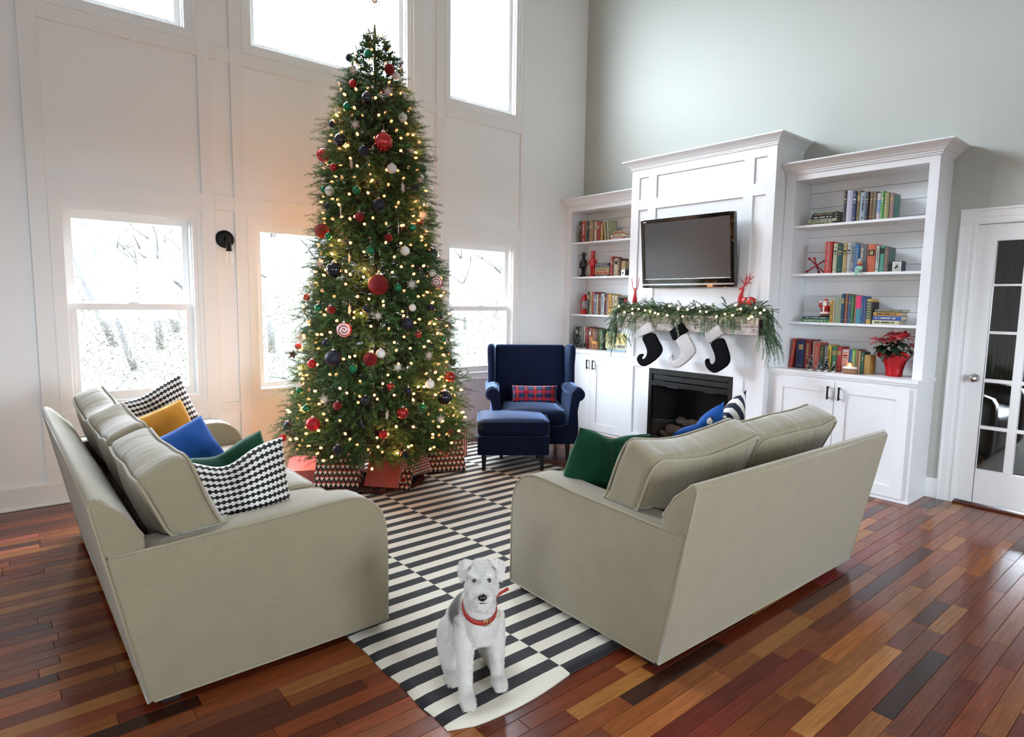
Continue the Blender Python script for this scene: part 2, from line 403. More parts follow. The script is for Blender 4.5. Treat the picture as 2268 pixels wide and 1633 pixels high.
for y0_, lab in ((-2.66, 'grey curtain panel seen through the left panes of the french door'),):
    cur = MB(); n = 34
    V = [(ax1-.14-.035*sin(k*1.5), y0_-k*.024, z) for k in range(n+1) for z in (.02, 2.5)]
    cur.add(V, [(2*k, 2*k+2, 2*k+3, 2*k+1) for k in range(n)]); o = cur.build('curtain', CURM, smooth=True); tag(o, lab, 'curtain')
t = thing('leather_sofa', 'black leather sofa in the dim room behind the french door', 'sofa', (2.2, -3.25, .004))
b = rbox(.9, .34, .78, .09, 8, (0, .02, .02)); b.build('backrest', LEATH, t, smooth=True, loc=(.0, .35, .42))
for s_ in (-1, 1): rbox(.26, .95, .62, .09, 8, (0, .01, .02)).build('armrest', LEATH, t, smooth=True, loc=(s_*.56, .0, .31))
rbox(.9, .8, .42, .06, 8, (0, .02, .03)).build('seat_cushion', LEATH, t, smooth=True, loc=(0, -.05, .24))
# ---------------------------------------------------------------- bookcases
def handle(par, y, z0, z1, X=-.385):
    h = MB().box((X-.034, y-.006, z0), (X-.022, y+.006, z1)).box((X-.024, y-.004, z0+.006), (X, y+.004, z0+.016)).box((X-.024, y-.004, z1-.016), (X, y+.004, z1-.006))
    return h.build('handle', mat('22201f', .35, .6, name='dark_bronze'), par, bevel=.0015, seg=1)
def crown_prof(x0, out, z0, z1):
    h = z1-z0
    return [(x0, z0), (x0-out*.12, z0), (x0-out*.12, z0+h*.14), (x0-out*.2, z0+h*.16), (x0-out*.2, z0+h*.27), (x0-out*.3, z0+h*.34), (x0-out*.42, z0+h*.5), (x0-out*.62, z0+h*.68), (x0-out*.86, z0+h*.8), (x0-out*.9, z0+h*.86), (x0-out, z0+h*.88), (x0-out, z1), (x0, z1)]
def crown(par, xf, out, z0, z1, y0, y1, left=True, right=True, xb=0, m=None):
    """moulding running round the front and the free sides; y0>y1 (y0 = left end)"""
    P = crown_prof(0, out, z0, z1); V = []; n = len(P)
    def ring(fx, fy): return [fx(p[0])+fy(p[0]) for p in P]
    rows = []
    if left: rows.append([(xb, y0-p[0], p[1]) for p in P])
    rows.append([(xf+p[0], y0-(p[0] if left else 0), p[1]) for p in P])
    rows.append([(xf+p[0], y1+(p[0] if right else 0), p[1]) for p in P])
    if right: rows.append([(xb, y1+p[0], p[1]) for p in P])
    b = MB(); vs = [q for r in rows for q in r]; fs = []
    for i in range(len(rows)-1):
        for k in range(n): fs.append((i*n+k, i*n+(k+1) % n, (i+1)*n+(k+1) % n, (i+1)*n+k))
    fs += [tuple(range(n)), tuple((len(rows)-1)*n+k for k in range(n-1, -1, -1))]
    b.add(vs, fs); return b.build('crown_moulding', CABW, par)
def bookcase(label, yl, yr, ol, orr, shelves, right_free, doors, hl):
    """yl>yr outer sides; ol/orr opening"""
    e = thing('built_in_bookcase', label, 'bookcase', (0, (yl+yr)/2, 0)); oy = (yl+yr)/2
    def P(b, name, m=CABW, par=e, **k): b.v = [(p[0], p[1]-oy, p[2]) for p in b.v]; return b.build(name, m, par, **k)
    XF_ = -.289; zt = 2.49; zo = 2.44; zc = .91
    P(MB().box((XF_, yl, zc-.01), (-.001, ol, zt)), 'side_panel', bevel=.001, seg=1)
    P(MB().box((XF_, orr, zc-.01), (-.001, yr, zt)), 'side_panel', bevel=.001, seg=1)
    P(MB().box((XF_, ol, zo), (-.02, orr, zt)), 'header', bevel=.001, seg=1)
    P(MB().box((-.02, ol, zt-.03), (-.001, orr, zt)), 'top_panel')
    z = zc-.01; k = 0
    while z < zt-.02:
        z2 = min(z+.122, zt-.02); P(MB().box((-.020, ol-.001, z+.002), (-.006, orr+.001, z2-.0015)), 'shiplap_board', bevel=.0015, seg=1); z = z2
    P(MB().box((-.006, ol, zc), (-.001, orr, zt)), 'back_panel')
    for s in shelves: P(MB().box((XF_+.012, ol-.0005, s-.02), (-.021, orr+.0005, s)), 'shelf', bevel=.002)
    P(MB().box((-.398, yl if not right_free else yl, zc-.028), (-.001, yr-(.012 if right_free else 0), zc)), 'counter', bevel=.004)
    P(MB().box((-.39, yl, zc-.045), (-.37, yr, zc-.028)), 'counter_lip', bevel=.003)
    P(MB().box((-.372, yl, 0), (-.001, yr, zc-.028)), 'cabinet_body', bevel=.001, seg=1)
    P(MB().box((-.384, yl, 0), (-.372, yr-(.006 if right_free else 0), .018)), 'toe_moulding', bevel=.004)
    if right_free: P(MB().box((-.372, yr-.008, 0), (-.021, yr, .02)), 'toe_moulding', bevel=.004)
    for (a, b_), hy in zip(doors, hl):
        z0, z1 = .032, .842; s = .082
        dr = P(MB().box((-.379, a-s, z0+s), (-.374, b_+s, z1-s)), 'door')
        fr = MB(); fr.box((-.389, a, z0), (-.3735, a-s, z1)); fr.box((-.389, b_+s, z0), (-.3735, b_, z1)); fr.box((-.3888, a-s, z1-s), (-.3735, b_+s, z1)); fr.box((-.3888, a-s, z0), (-.3735, b_+s, z0+s))
        f = P(fr, 'door_frame', CABW, dr); hy_ = handle(dr, hy-oy, .703, .807, -.389)
    crown(e, XF_, .10, zt, 2.575, yl-oy, yr-oy, left=False, right=right_free)
    return e
bcl = bookcase('white built-in bookcase with cabinet left of the fireplace', -.001, -1.095, -.105, -1.02, (2.10, 1.715, 1.295), False, [(-.09, -.548), (-.552, -1.05)], [-.512, -.598])
bcr = bookcase('white built-in bookcase with cabinet between fireplace and french door', -2.581, -3.676, -2.665, -3.612, (2.08, 1.69, 1.297), True, [(-2.625, -3.119), (-3.124, -3.636)], [-3.08, -3.165])
struct(MB().box((-.02, -.105, .91), (-.001, -.001, 2.49)).build('trim_92', WHITE))
# ---------------------------------------------------------------- chimney breast
BX = -.459; BL, BR = -1.097, -2.579; BT = 2.72
e = thing('fireplace_surround', 'tall white panelled chimney breast with crown moulding around the firebox', 'fireplace', (0, (BL+BR)/2, 0)); oy = (BL+BR)/2
def P(b, name, m=CABW, par=None, **k): b.v = [(p[0], p[1]-oy, p[2]) for p in b.v]; return b.build(name, m, par or e, **k)
FY0, FY1, FZ0, FZ1 = -1.392, -2.296, .0, .80
rb = BX+.014
core = MB().box((rb, BL-.001, 0), (-.001, FY0, BT)).box((rb, FY1, 0), (-.001, BR+.001, BT)).box((rb, FY0, FZ1), (-.001, FY1, BT))
P(core, 'panel_core')
stiles = [(BL, -1.19), (-1.302, -1.395), (-2.295, -2.387), (-2.498, BR)]
for a, b_ in stiles:
    z0 = 0
    P(MB().box((BX, a, z0), (rb, b_, BT)), 'stile', bevel=.001, seg=1)
bays = [(-1.19, -1.302), (-1.395, -2.295), (-2.387, -2.498)]
for k, (a, b_) in enumerate(bays):
    for z0, z1 in ((2.642, BT), (2.335, 2.43), (1.08, 1.40), (.80, .90)):
        P(MB().box((BX, a, z0), (rb, b_, z1)), 'rail', bevel=.001, seg=1)
    if k != 1: P(MB().box((BX, a, 0), (rb, b_, .118)), 'rail', bevel=.001, seg=1)
crown(e, BX, .075, BT, 2.806, BL-oy, BR-oy)
# firebox
BLK = mat('131313', .4, .3, name='black_metal')
fb = thing('fireplace_insert', 'black gas fireplace insert with louvres and glass front', 'fireplace insert', (BX, (FY0+FY1)/2, 0)); ox = BX; oy2 = (FY0+FY1)/2
def Q(b, name, m=BLK, par=None, **k): b.v = [(p[0]-ox, p[1]-oy2, p[2]) for p in b.v]; return b.build(name, m, par or fb, **k)
g = .003; y0, y1 = FY0-g, FY1+g
Q(MB().box((BX-.006, y0, .001), (BX+.03, y0-.035, FZ1-.002)).box((BX-.006, y1+.035, .001), (BX+.03, y1, FZ1-.002)).box((BX-.006, y0-.035, FZ1-.05), (BX+.03, y1+.035, FZ1-.002)), 'surround_frame', bevel=.002)
Q(MB().box((BX+.008, y0-.035, FZ1-.11), (BX+.03, y1+.035, FZ1-.062)), 'louvre', bevel=.003)
Q(MB().box((BX-.004, y0-.035, FZ1-.165), (BX+.03, y1+.035, FZ1-.118)), 'louvre', mat('1c1c1c', .3, .4, name='black_metal_gloss'), bevel=.003)
Q(MB().box((BX-.004, y0-.035, .001), (BX+.03, y1+.035, .125)), 'lower_panel', bevel=.003)
Q(MB().box((BX-.008, y0-.045, .118), (BX+.02, y1+.045, .135)), 'glass_retainer', mat('2c2c2c', .3, .6, name='dark_steel'), bevel=.003)
for yy in (-1.62, -2.02): Q(MB().box((BX-.012, yy, FZ1-.172), (BX+.0, yy-.12, FZ1-.16)), 'latch', mat('3a3a3a', .25, .8, name='steel'), bevel=.002)
Q(MB().box((BX+.004, y0-.035, .13), (BX+.008, y1+.035, FZ1-.165)), 'glass', GLASS)
box = MB(); bx0, bx1 = BX+.03, -.03
FIREIN = mat('1d1b19', .9, name='firebox_lining', bmp=.4, bscale=40)
box.box((bx0, y0-.05, .10), (bx1, y1+.05, .115)); box.box((bx1-.01, y0-.035, .1), (bx1, y1+.035, .66)); box.box((bx0, y0-.035, .1), (bx1, y0-.05, .66)); box.box((bx0, y1+.05, .1), (bx1, y1+.035, .66)); box.box((bx0, y0-.05, .65), (bx1, y1+.05, .66))
Q(box, 'firebox', FIREIN)
LOG = mat('4a3d33', .95, name='charred_log', var=.5, vscale=25, bmp=.9, bscale=30)
def logm(p0, p1, r):
    p0, p1 = Vector(p0), Vector(p1); n = 14; pts = [p0.lerp(p1, i/n)+Vector((0, 0, .012*sin(i*1.1))) for i in range(n+1)]
    return MB().tube(pts, [r*(1+.12*sin(i*2.3)) for i in range(n+1)], 14)
for p0, p1, r in (((-.33, -1.55, .19), (-.25, -2.1, .20), .05), ((-.36, -1.75, .185), (-.36, -2.22, .17), .038), ((-.22, -1.6, .27), (-.30, -1.98, .28), .04), ((-.18, -2.15, .26), (-.38, -1.85, .25), .032), ((-.37, -1.50, .145), (-.28, -1.66, .16), .03)):
    Q(logm(p0, p1, r), 'log', LOG, smooth=True)
# hearth grille set in the floor
hg = thing('hearth_grille', 'dark slatted metal grille in wood frame on floor before fireplace', 'grille', (-.60, -1.84, 0))
HW = mat('6b3324', .35, name='cherry_wood', var=.2); 
b = MB(); frame_pts = ((-.29, -1.0), )
gx0, gx1, gy0, gy1 = -.145, .136, -.79, .79
for a, c in (((gx0, gy0, .0005), (gx0+.025, gy1, .012)), ((gx0+.025, gy0, .0005), (gx1, gy0+.025, .012)), ((gx0+.025, gy1-.025, .0005), (gx1, gy1, .012))): b.box(a, c)
b.build('wood_frame', HW, hg, bevel=.003)
MB().box((gx0+.025, gy0+.025, .0005), (gx1, gy1-.025, .002)).build('backing', mat('0d0d0d', .8, name='shadow_black'), hg)
sl = MB().box((0, -.006, 0), (gx1-gx0-.03, .006, .009)); s0 = sl.build('slat', mat('5a5c60', .4, .6, name='grey_metal'), hg, loc=(gx0+.027, gy0+.04, .002))
n = 52
for k in range(1, n):
    c = s0.copy(); C.objects.link(c); c.parent = hg; c.location = (gx0+.027, gy0+.04+k*(gy1-gy0-.08)/(n-1), .002)

# ================================================================ floor
def woodmat(attr):
    m, nt, p = newmat('varnished_hardwood')
    if attr:
        a = nt.nodes.new('ShaderNodeAttribute'); a.attribute_name = 'col'; base_ = a.outputs['Color']; v = coord(nt, 'UV', (1.5, 22, 1))
    else:
        a = nt.nodes.new('ShaderNodeObjectInfo'); base_ = a.outputs['Color']
        tc = nt.nodes.new('ShaderNodeTexCoord'); ad = nt.nodes.new('ShaderNodeVectorMath'); ad.operation = 'ADD'
        nt.links.new(tc.outputs['Object'], ad.inputs[0]); cb = nt.nodes.new('ShaderNodeCombineXYZ'); ml = X(nt, a.outputs['Random'])*37.0
        nt.links.new(ml.k, cb.inputs[0]); nt.links.new(ml.k, cb.inputs[1]); nt.links.new(cb.outputs[0], ad.inputs[1])
        mp = nt.nodes.new('ShaderNodeMapping'); mp.inputs['Scale'].default_value = (1.5, 22, 1); nt.links.new(ad.outputs[0], mp.inputs[0]); v = mp.outputs[0]
    n = noisek(nt, v, 3.2, 5, .62); n2 = noisek(nt, v, 14, 3, .6)
    f = (n*.88+n2*.12-.5)*1.6+.5
    c = mixc(nt, 1.0, base_, ramp(nt, f, [(0, (.55, .5, .47)), (.5, (.95, .95, .95)), (1, (1.45, 1.4, 1.3))]), 'MULTIPLY')
    nt.links.new(c, p.inputs['Base Color']); p.inputs['Roughness'].default_value = .2; p.inputs['Specular IOR Level'].default_value = .32
    p.inputs['Coat Weight'].default_value = .12; p.inputs['Coat Roughness'].default_value = .10
    bump(nt, p, n2, .04, .001)
    return m
PW = .0685
_hx = hx
def hw(s): c = _hx(s); return (c[0]*.85, c[1]*.80, c[2]*.58)
WOODS = [hw(h) for h in ('8a4a2e', '7e4028', '8f5230', '6c3222', '96582f', '7a3a26', '85482c', '5d2a20', 'a0663c', '744030', '6a2f20', '8c4428')]
DK = [hw('4a2426'), hw('3c241f'), hw('522a24')]; LT = hw('a46e3e')
def wcol(r):
    q = r.random()
    return r.choice(DK) if q < .07 else (LT if q < .10 else r.choice(WOODS))
rnd = random.Random(11)
specials = {  # row index -> [(x0,x1,colour)] read off the photograph
    -1: []}
def row_of(y): return int((-y-.045)//PW)
spec = {}
for y, x0, x1, c in [(-.763, -6.1, -5.254, DK[0]), (-.615, -6.0, -5.252, hx('9a4a38')), (-.83, -6.0, -5.26, hx('a05a3a')), (-1.225, -6.2, -5.263, hx('6e3028')), (-1.928, -6.2, -5.275, DK[0]), (-2.40, -6.2, -5.285, DK[0]),
    (-2.553, -6.1, -5.286, hx('9a5028')), (-4.44, -3.075, -2.45, DK[1]), (-4.03, -2.215, -1.2, DK[0]), (-3.86, -2.2, -1.0, hx('7a302c')), (-3.93, -2.59, -1.75, DK[2]), (-4.21, -2.875, -2.25, hx('a8632c')), (-4.42, -2.27, -1.9, LT), (-4.005, -3.07, -2.6, LT),
    (-4.35, -3.4, -2.56, hx('b4783e')), (-3.72, -2.0, -1.15, LT), (-3.65, -1.8, -.9, hx('a8683c')), (-3.995, -4.6, -3.3, hx('9c5c30')), (-4.14, -3.9, -2.87, hx('6e2a20')), (-4.07, -3.8, -3.0, hx('5c2018'))]:
    spec.setdefault(row_of(y), []).append((x0, x1, c))
planks = []
nrow = int(8.4/PW)+1
for r in range(-1, nrow):
    y1 = -.045-r*PW; y0 = y1-PW
    y1 = min(y1, 0); y0 = max(y0, ROOM_F)
    if y1-y0 < .01: continue
    cuts = [(x0, x1, c) for x0, x1, c in sorted(spec.get(r, []))]
    x = ROOM_L-.0; q = 0
    while x < -.001:
        if q < len(cuts) and x >= cuts[q][0]-1e-6: planks.append((x, cuts[q][1], y0, y1, cuts[q][2])); x = cuts[q][1]; q += 1; continue
        L = rnd.choice((.32, .42, .5, .62, .75, .9, 1.05)); x1 = min(x+L, 0)
        if q < len(cuts) and x1 > cuts[q][0]-.15: x1 = cuts[q][0]
        if -x1 < .12: x1 = 0
        if x1 <= x+1e-6: x1 = x+.01
        planks.append((x, x1, y0, y1, wcol(rnd))); x = x1
fl = struct(MB().box((ROOM_L-T, ROOM_F-T, -.12), (T, T, -.014)).build('floor', mat('1c0e09', .9, name='subfloor')))
WM, WMA = woodmat(False), woodmat(True)
def seen(x, y):
    v = _m.inverted() @ Vector((x, y, 0))
    if v.z > -.3: return 0
    u_, w_ = abs(v.x/-v.z)*1377.6, abs(v.y/-v.z)*1377.6
    if u_ > 1180 or w_ > 860: return 0
    for a, b, c_, d_ in ((-5.0, -4.2, -2.85, -.78), (-3.45, -1.95, -3.75, -2.95), (-4.25, -1.75, -3.5, -.1), (-.37, 0, -3.66, 0)):
        if a < x < b and c_ < y < d_: return 0
    return 1/(v.z*v.z)
sc_ = sorted(range(len(planks)), key=lambda i: -max(seen(planks[i][0]+t*(planks[i][1]-planks[i][0]), planks[i][2]) for t in (.05, .35, .65, .95)))
top = set(sc_[:300]); meshes = {}; rest = MB(); rc = []
for i, (x0, x1, y0, y1, c) in enumerate(planks):
    g_ = .0006
    if i in top:
        k = (round(x1-x0, 3), round(y1-y0, 4))
        if k not in meshes:
            hx_, hy_ = k[0]/2-g_, k[1]/2-g_; b = MB(); e_ = .0012
            b.add([(-hx_, -hy_, -.013), (hx_, -hy_, -.013), (hx_, hy_, -.013), (-hx_, hy_, -.013), (-hx_, -hy_, -e_), (hx_, -hy_, -e_), (hx_, hy_, -e_), (-hx_, hy_, -e_), (-hx_+e_, -hy_+e_, 0), (hx_-e_, -hy_+e_, 0), (hx_-e_, hy_-e_, 0), (-hx_+e_, hy_-e_, 0)],
                  [(0, 1, 5, 4), (1, 2, 6, 5), (2, 3, 7, 6), (3, 0, 4, 7), (4, 5, 9, 8), (5, 6, 10, 9), (6, 7, 11, 10), (7, 4, 8, 11), (8, 9, 10, 11)])
            me = bpy.data.meshes.new('floor_plank'); me.from_pydata(b.v, [], b.f); me.materials.append(WM); meshes[k] = me
        o = bpy.data.objects.new('floor_plank', meshes[k]); C.objects.link(o); o.parent = fl; o.location = ((x0+x1)/2, (y0+y1)/2, 0); o.color = (*c, 1)
    else: rest.box((x0+g_, y0+g_, -.013), (x1-g_, y1-g_, 0)); rc += [c]*8
me = bpy.data.meshes.new('floor_planks'); me.from_pydata(rest.v, [], rest.f); boxuv(me)
ca_ = me.color_attributes.new('col', 'FLOAT_COLOR', 'POINT'); ca_.data.foreach_set('color', np.array([(*c, 1) for c in rc], np.float32).ravel())
o = link('floor_planks', me, WMA, fl); o['kind'] = 'stuff'
# ---------------------------------------------------------------- rug
def rugmat():
    m, nt, p = newmat('flatwoven_wool'); tc = coord(nt, 'Object'); x, y, z = xyz(nt, tc)
    j = noisek(nt, tc, 25, 2)
    yy = (y.mx(-3.6)+(j-.5)*.004-(-3.553+.06*1000*-1))/.06   # stripe number
    k = yy.fl(); cx = x*1.0
    colz = cx.gt(-3.771)+cx.gt(-3.271)+cx.gt(-2.737)+cx.gt(-2.211)
    s = (k+colz).mod(2.0)
    n = noisek(nt, tc, 350, 2)
    c = mixc(nt, s.lt(.5), hx('ded6c4'), hx('0a0b10')); c2 = mixc(nt, n*.35, c, (.25, .24, .22))
    nt.links.new(c, p.inputs['Base Color']); p.inputs['Roughness'].default_value = .95; p.inputs['Sheen Weight'].default_value = .15
    bump(nt, p, n, .5, .003); return m
def rug():
    nx, ny = 60, 90; V = []; F = []; x0, x1, y0, y1 = -4.315, -1.68, -3.605, -.04; t = .009
    for zz in (1, 0):
        for i in range(nx+1):
            for j in range(ny+1):
                x, y = x0+(x1-x0)*i/nx, y0+(y1-y0)*j/ny
                # slightly bowed near end and right corner, as in the photo
                e = max(0, 1-(j/ny)*9); yy = y-e*.028*sin(pi*min(1, max(0, (x+4.31)/.56)))*1.0 + e*.03*max(0, (-4.22-x)/.1)**1
                if i == 0: x += .004*sin(j*.9)
                z = t if zz and 0 < i < nx and 0 < j < ny else (.0045 if zz else .0006)
                z += (.006*e*max(0, sin(pi*(x+4.31)/.9)) if x < -3.4 else 0) if zz else 0
                V.append((x, yy, z))
    N = (nx+1)*(ny+1)
    for i in range(nx):
        for j in range(ny):
            a = i*(ny+1)+j; F.append((a, a+ny+1, a+ny+2, a+1)); F.append((N+a, N+a+1, N+a+ny+2, N+a+ny+1))
    for i in range(nx):
        a = i*(ny+1); F.append((a, N+a, N+a+ny+1, a+ny+1)); a += ny; F.append((a, a+ny+1, N+a+ny+1, N+a))
    for j in range(ny): a = j; F.append((a, a+1, N+a+1, N+a)); a = nx*(ny+1)+j; F.append((a, N+a, N+a+1, a+1))
    b = MB(); b.v = V; b.f = F; return b.build('area_rug', rugmat(), smooth=True, uv=False)
tag(rug(), 'large flatwoven area rug with offset black and cream stripes', 'rug')
# ================================================================ sofas
def fabric(name, col, sc_=230, var=.24, bmp=.5, sheen=.5, wrinkle=0):
    m, nt, p = newmat(name); v = coord(nt, 'UV'); v2 = coord(nt, 'UV', (1, .25, 1)); c = hx(col)
    n = noisek(nt, v2, sc_, 4, .65); n1 = noisek(nt, v, 9, 3)
    f = n*.7+n1*.3
    nt.links.new(mixc(nt, f, tuple(q*(1-var*1.6) for q in c), tuple(min(1, q*(1+var)) for q in c)), p.inputs['Base Color'])
    p.inputs['Roughness'].default_value = .85; p.inputs['Sheen Weight'].default_value = sheen; p.inputs['Sheen Roughness'].default_value = .45; p.inputs['Specular IOR Level'].default_value = .25
    if wrinkle:
        w1 = noisek(nt, coord(nt, 'Object', (4, 1.5, 1.5)), 2.4, 3, .5); hgt = w1*wrinkle+n*.03; bump(nt, p, hgt, .8, .02)
    else: bump(nt, p, n, bmp, .002)
    return m
SOFA = fabric('oatmeal_chenille', '968a70'); CUSH = fabric('oatmeal_chenille_cushion', '968a70', wrinkle=.9); PIPE = fabric('oatmeal_piping', 'a0957a', bmp=.1)
ARM = [(0, .04), (0, .44), (.008, .49), (.022, .53), (.045, .562), (.075, .590), (.115, .610), (.165, .619), (.26, .618), (.40, .607), (.55, .60), (.70, .596), (.85, .588), (1.0205, .584), (.9155, .04)]
BACK = [(.80, .04), (.916, .04), (1.057, .765), (1.055, .782), (1.04, .79), (1.02, .782), (.96, .718), (.925, .672), (.905, .63), (.90, .60), (.897, .585), (.80, .42)]
def armz(y): return float(np.interp(y, [p[0] for p in ARM[1:14]], [p[1] for p in ARM[1:14]]))
def sofa(name, label, L, loc, rz, nc, seed, cy0=.745):
    e = thing(name, label, 'sofa', loc, rz); aw = .165; h = L/2
    for s in (-1, 1):
        x0, x1 = s*h, s*(h-aw)
        MB().prism([(p[0], p[1]) for p in ARM], min(x0, x1), max(x0, x1), 'x').build('armrest', SOFA, e, bevel=.016, seg=3, ang=40)
        pts = [(s*(h-.004), p[0]*.985+.006, p[1]+.001) for p in ARM[1:14]]
        # piping along outer arm edge and down the front
        MB().tube([(s*(h-.003), .003, .05), (s*(h-.003), .003, .30)]+pts, .005, 6).build('piping', PIPE, e, smooth=True)
        MB().tube([(s*(h-.003), .003, .045), (s*(h-.003), .45, .043), (s*(h-.003), .9, .045)], .0045, 6).build('piping', PIPE, e, smooth=True)
    MB().prism([(1.0235, .586), (1.057, .765), (1.055, .782), (1.04, .79), (1.02, .782), (.96, .718), (.925, .672), (.905, .63), (.903, .60), (.908, .586)], -h, h, 'x').prism([(.80, .04), (.914, .04), (1.019, .585), (.897, .585), (.80, .42)], -h+aw, h-aw, 'x').build('back_frame', SOFA, e, bevel=.009, seg=3, ang=40)
    MB().prism([(.9175, .044), (1.0590, .762), (1.050, .762), (.908, .044)], -h+.001, h-.001, 'x').build('back_panel', SOFA, e, bevel=.002, seg=1)
    for s in (-1, 1): MB().tube([(s*(h-.002), .917, .045), (s*(h-.002), 1.056, .762), (s*(h-.004), 1.04, .788), (s*(h-.004), .96, .72), (s*(h-.004), .907, .636)], .0045, 6).build('piping', PIPE, e, smooth=True)
    MB().tube([(-h+.003, 1.056, .770), (0, 1.058, .772), (h-.003, 1.056, .770)], .005, 6).build('piping', PIPE, e, smooth=True)
    MB().tube([(-h+.003, .918, .046), (h-.003, .918, .046)], .0045, 6).build('piping', PIPE, e, smooth=True)
    MB().box((-h+aw-.004, .02, .04), (h-aw+.004, .81, .30)).build('seat_base', SOFA, e, bevel=.008)
    inner = L-2*aw; cw = inner/nc
    for k in range(nc):
        b = rbox(cw-.006, .80, .165, .04, 12, (0, 0, .022), .004, 5, k+seed)
        cu = b.build('seat_cushion', SOFA, e, smooth=True, loc=(-inner/2+cw*(k+.5), .385, .385))
        lp = boxloop(cw-.03, .77, .05); 
        MB().tube([(p[0], p[1], .072) for p in lp], .005, 6, closed=True).build('piping', PIPE, cu, smooth=True)
    # loose back cushions, leaning back, overhanging the arms at the ends
    ow = L-.10; cw = ow/nc; th = radians(23)
    for k in range(nc):
        cx = -ow/2+cw*(k+.5); w_, d_, h_ = cw-.012, .165, .47
        b = rbox(w_, d_, h_, .028, 22, (0, .035, .026), .014, 4.2, k*3.1+seed)
        M_ = Matrix.Translation((cx, cy0, .625)) @ Matrix.Rotation(-th, 4, 'X') @ Matrix.Rotation(radians(rnd.uniform(-2, 2)), 4, 'Y')
        def place(p):
            p = Vector(p); t_ = p.x/(w_/2)
            p.z += .02*abs(t_)**3*max(0, p.z/h_*2)+.014*sin(p.x*7+k*2+seed)*max(0, p.z)/h_*2 - .018*(1-abs(t_))*max(0, p.z/h_*2)
            q = M_ @ p
            az_ = armz(min(q.y, .9))
            if abs(q.x) > h-aw-.008:
                if q.z < az_-.06: q.x = math.copysign(h-aw-.008, q.x)
                else: q.z = max(q.z, az_+.006)
            if q.y > .70: 
                lim = float(np.interp(q.z, [.42, .585, .63, .672, .718, .782], [.80, .895, .90, .92, .955, 1.01])); q.y = min(q.y, lim-.004)
            return q-Vector((cx, cy0, .625))
        b.v = [tuple(place(p)) for p in b.v]
        # gathers near the top edge
        cu = b.build('back_cushion', CUSH, e, smooth=True, loc=(cx, cy0, .625))
        lp = boxloop(w_-.012, h_-.012, .05, 3)
        for yy in (-d_/2, d_/2):
            pts = []
            for a_, b_ in zip(lp, lp[1:]+lp[:1]):
                for t_ in np.linspace(0, 1, 8, endpoint=False):
                    P_ = Vector((a_[0]+(b_[0]-a_[0])*t_, yy*.93, a_[1]+(b_[1]-a_[1])*t_)); P_ += Vector((noise.noise(P_*4.2+Vector((k*3.1+seed, 0, 0))), noise.noise(P_*4.2+Vector((0, k*3.1+seed+5, 0))), noise.noise(P_*4.2+Vector((9, 0, k*3.1+seed)))))*.014
                    # push out to the rounded edge
                    P_.x *= 1.0; pts.append(place(P_*1.0+Vector((0, (1 if yy > 0 else -1)*.006, 0))))
            MB().tube(pts, .0058, 6, closed=True).build('piping', PIPE, cu, smooth=True)
    for sx in (-1, 1):
        for yy in (.06, .84): MB().box((sx*(h-.07)-.03, yy-.03, .0), (sx*(h-.07)+.03, yy+.03, .0415)).build('foot', mat('1a1210', .5, name='dark_wood'), e, bevel=.003)
    return e
sofa('sofa', 'oatmeal three-cushion sofa at left with its back to the left wall', 2.125, (-4.147, -1.812, .0), pi/2, 3, 2)
sofa('loveseat', 'oatmeal two-cushion loveseat at right seen from behind, facing the windows', 1.665, (-2.655, -2.925, .0), pi-.022, 2, 8, .66)
# ---------------------------------------------------------------- throw pillows
def velvet(name, col, bmp=.15):
    m, nt, p = newmat(name); c = hx(col); v = coord(nt, 'Object')
    n = noisek(nt, v, 6, 3); nt.links.new(mixc(nt, n, tuple(q*.75 for q in c), tuple(min(1, q*1.3) for q in c)), p.inputs['Base Color'])
    p.inputs['Roughness'].default_value = .75; p.inputs['Sheen Weight'].default_value = .6; p.inputs['Sheen Roughness'].default_value = .35; p.inputs['Sheen Tint'].default_value = (*[min(1, q*3+.12) for q in c], 1); p.inputs['Specular IOR Level'].default_value = .12
    bump(nt, p, noisek(nt, v, 300, 2), bmp, .001); return m
def toothmat():
    m, nt, p = newmat('black_white_tooth_weave'); u, v, _ = xyz(nt, coord(nt, 'UV'))
    a = ((v*15.0).fr()-.5).ab(); t = (u*22.0).fr().lt(.5)
    blk = a.lt(.15).mx(a.lt(.34)*t)
    nt.links.new(mixc(nt, blk, hx('e8e4dc'), hx('121214')), p.inputs['Base Color']); p.inputs['Roughness'].default_value = .9
    bump(nt, p, blk, .3, .002); return m
def stripemat(name, n, a_, b_, fr=.5, axis=0, rough=.85):
    m, nt, p = newmat(name); q = xyz(nt, coord(nt, 'UV'))[axis]
    nt.links.new(mixc(nt, (q*float(n)).fr().lt(fr), hx(a_), hx(b_)), p.inputs['Base Color']); p.inputs['Roughness'].default_value = rough; return m
def plaidmat():
    m, nt, p = newmat('tartan_flannel'); u, v, _ = xyz(nt, coord(nt, 'UV'))
    su = ((u*5.0).fr()-.5).ab(); sv = ((v*2.4).fr()-.5).ab()
    ru, rv = su.lt(.13), sv.lt(.17)
    c = mixc(nt, su.gt(.3)*.9, hx('14203c'), hx('1c3a78')); c = mixc(nt, sv.gt(.36)*.7, c, hx('0f1c2c'))
    c = mixc(nt, ru*.55, c, hx('c41c24')); c = mixc(nt, rv*.6, c, hx('d01c22'))
    nt.links.new(c, p.inputs['Base Color']); p.inputs['Roughness'].default_value = .95; p.inputs['Sheen Weight'].default_value = .4; return m
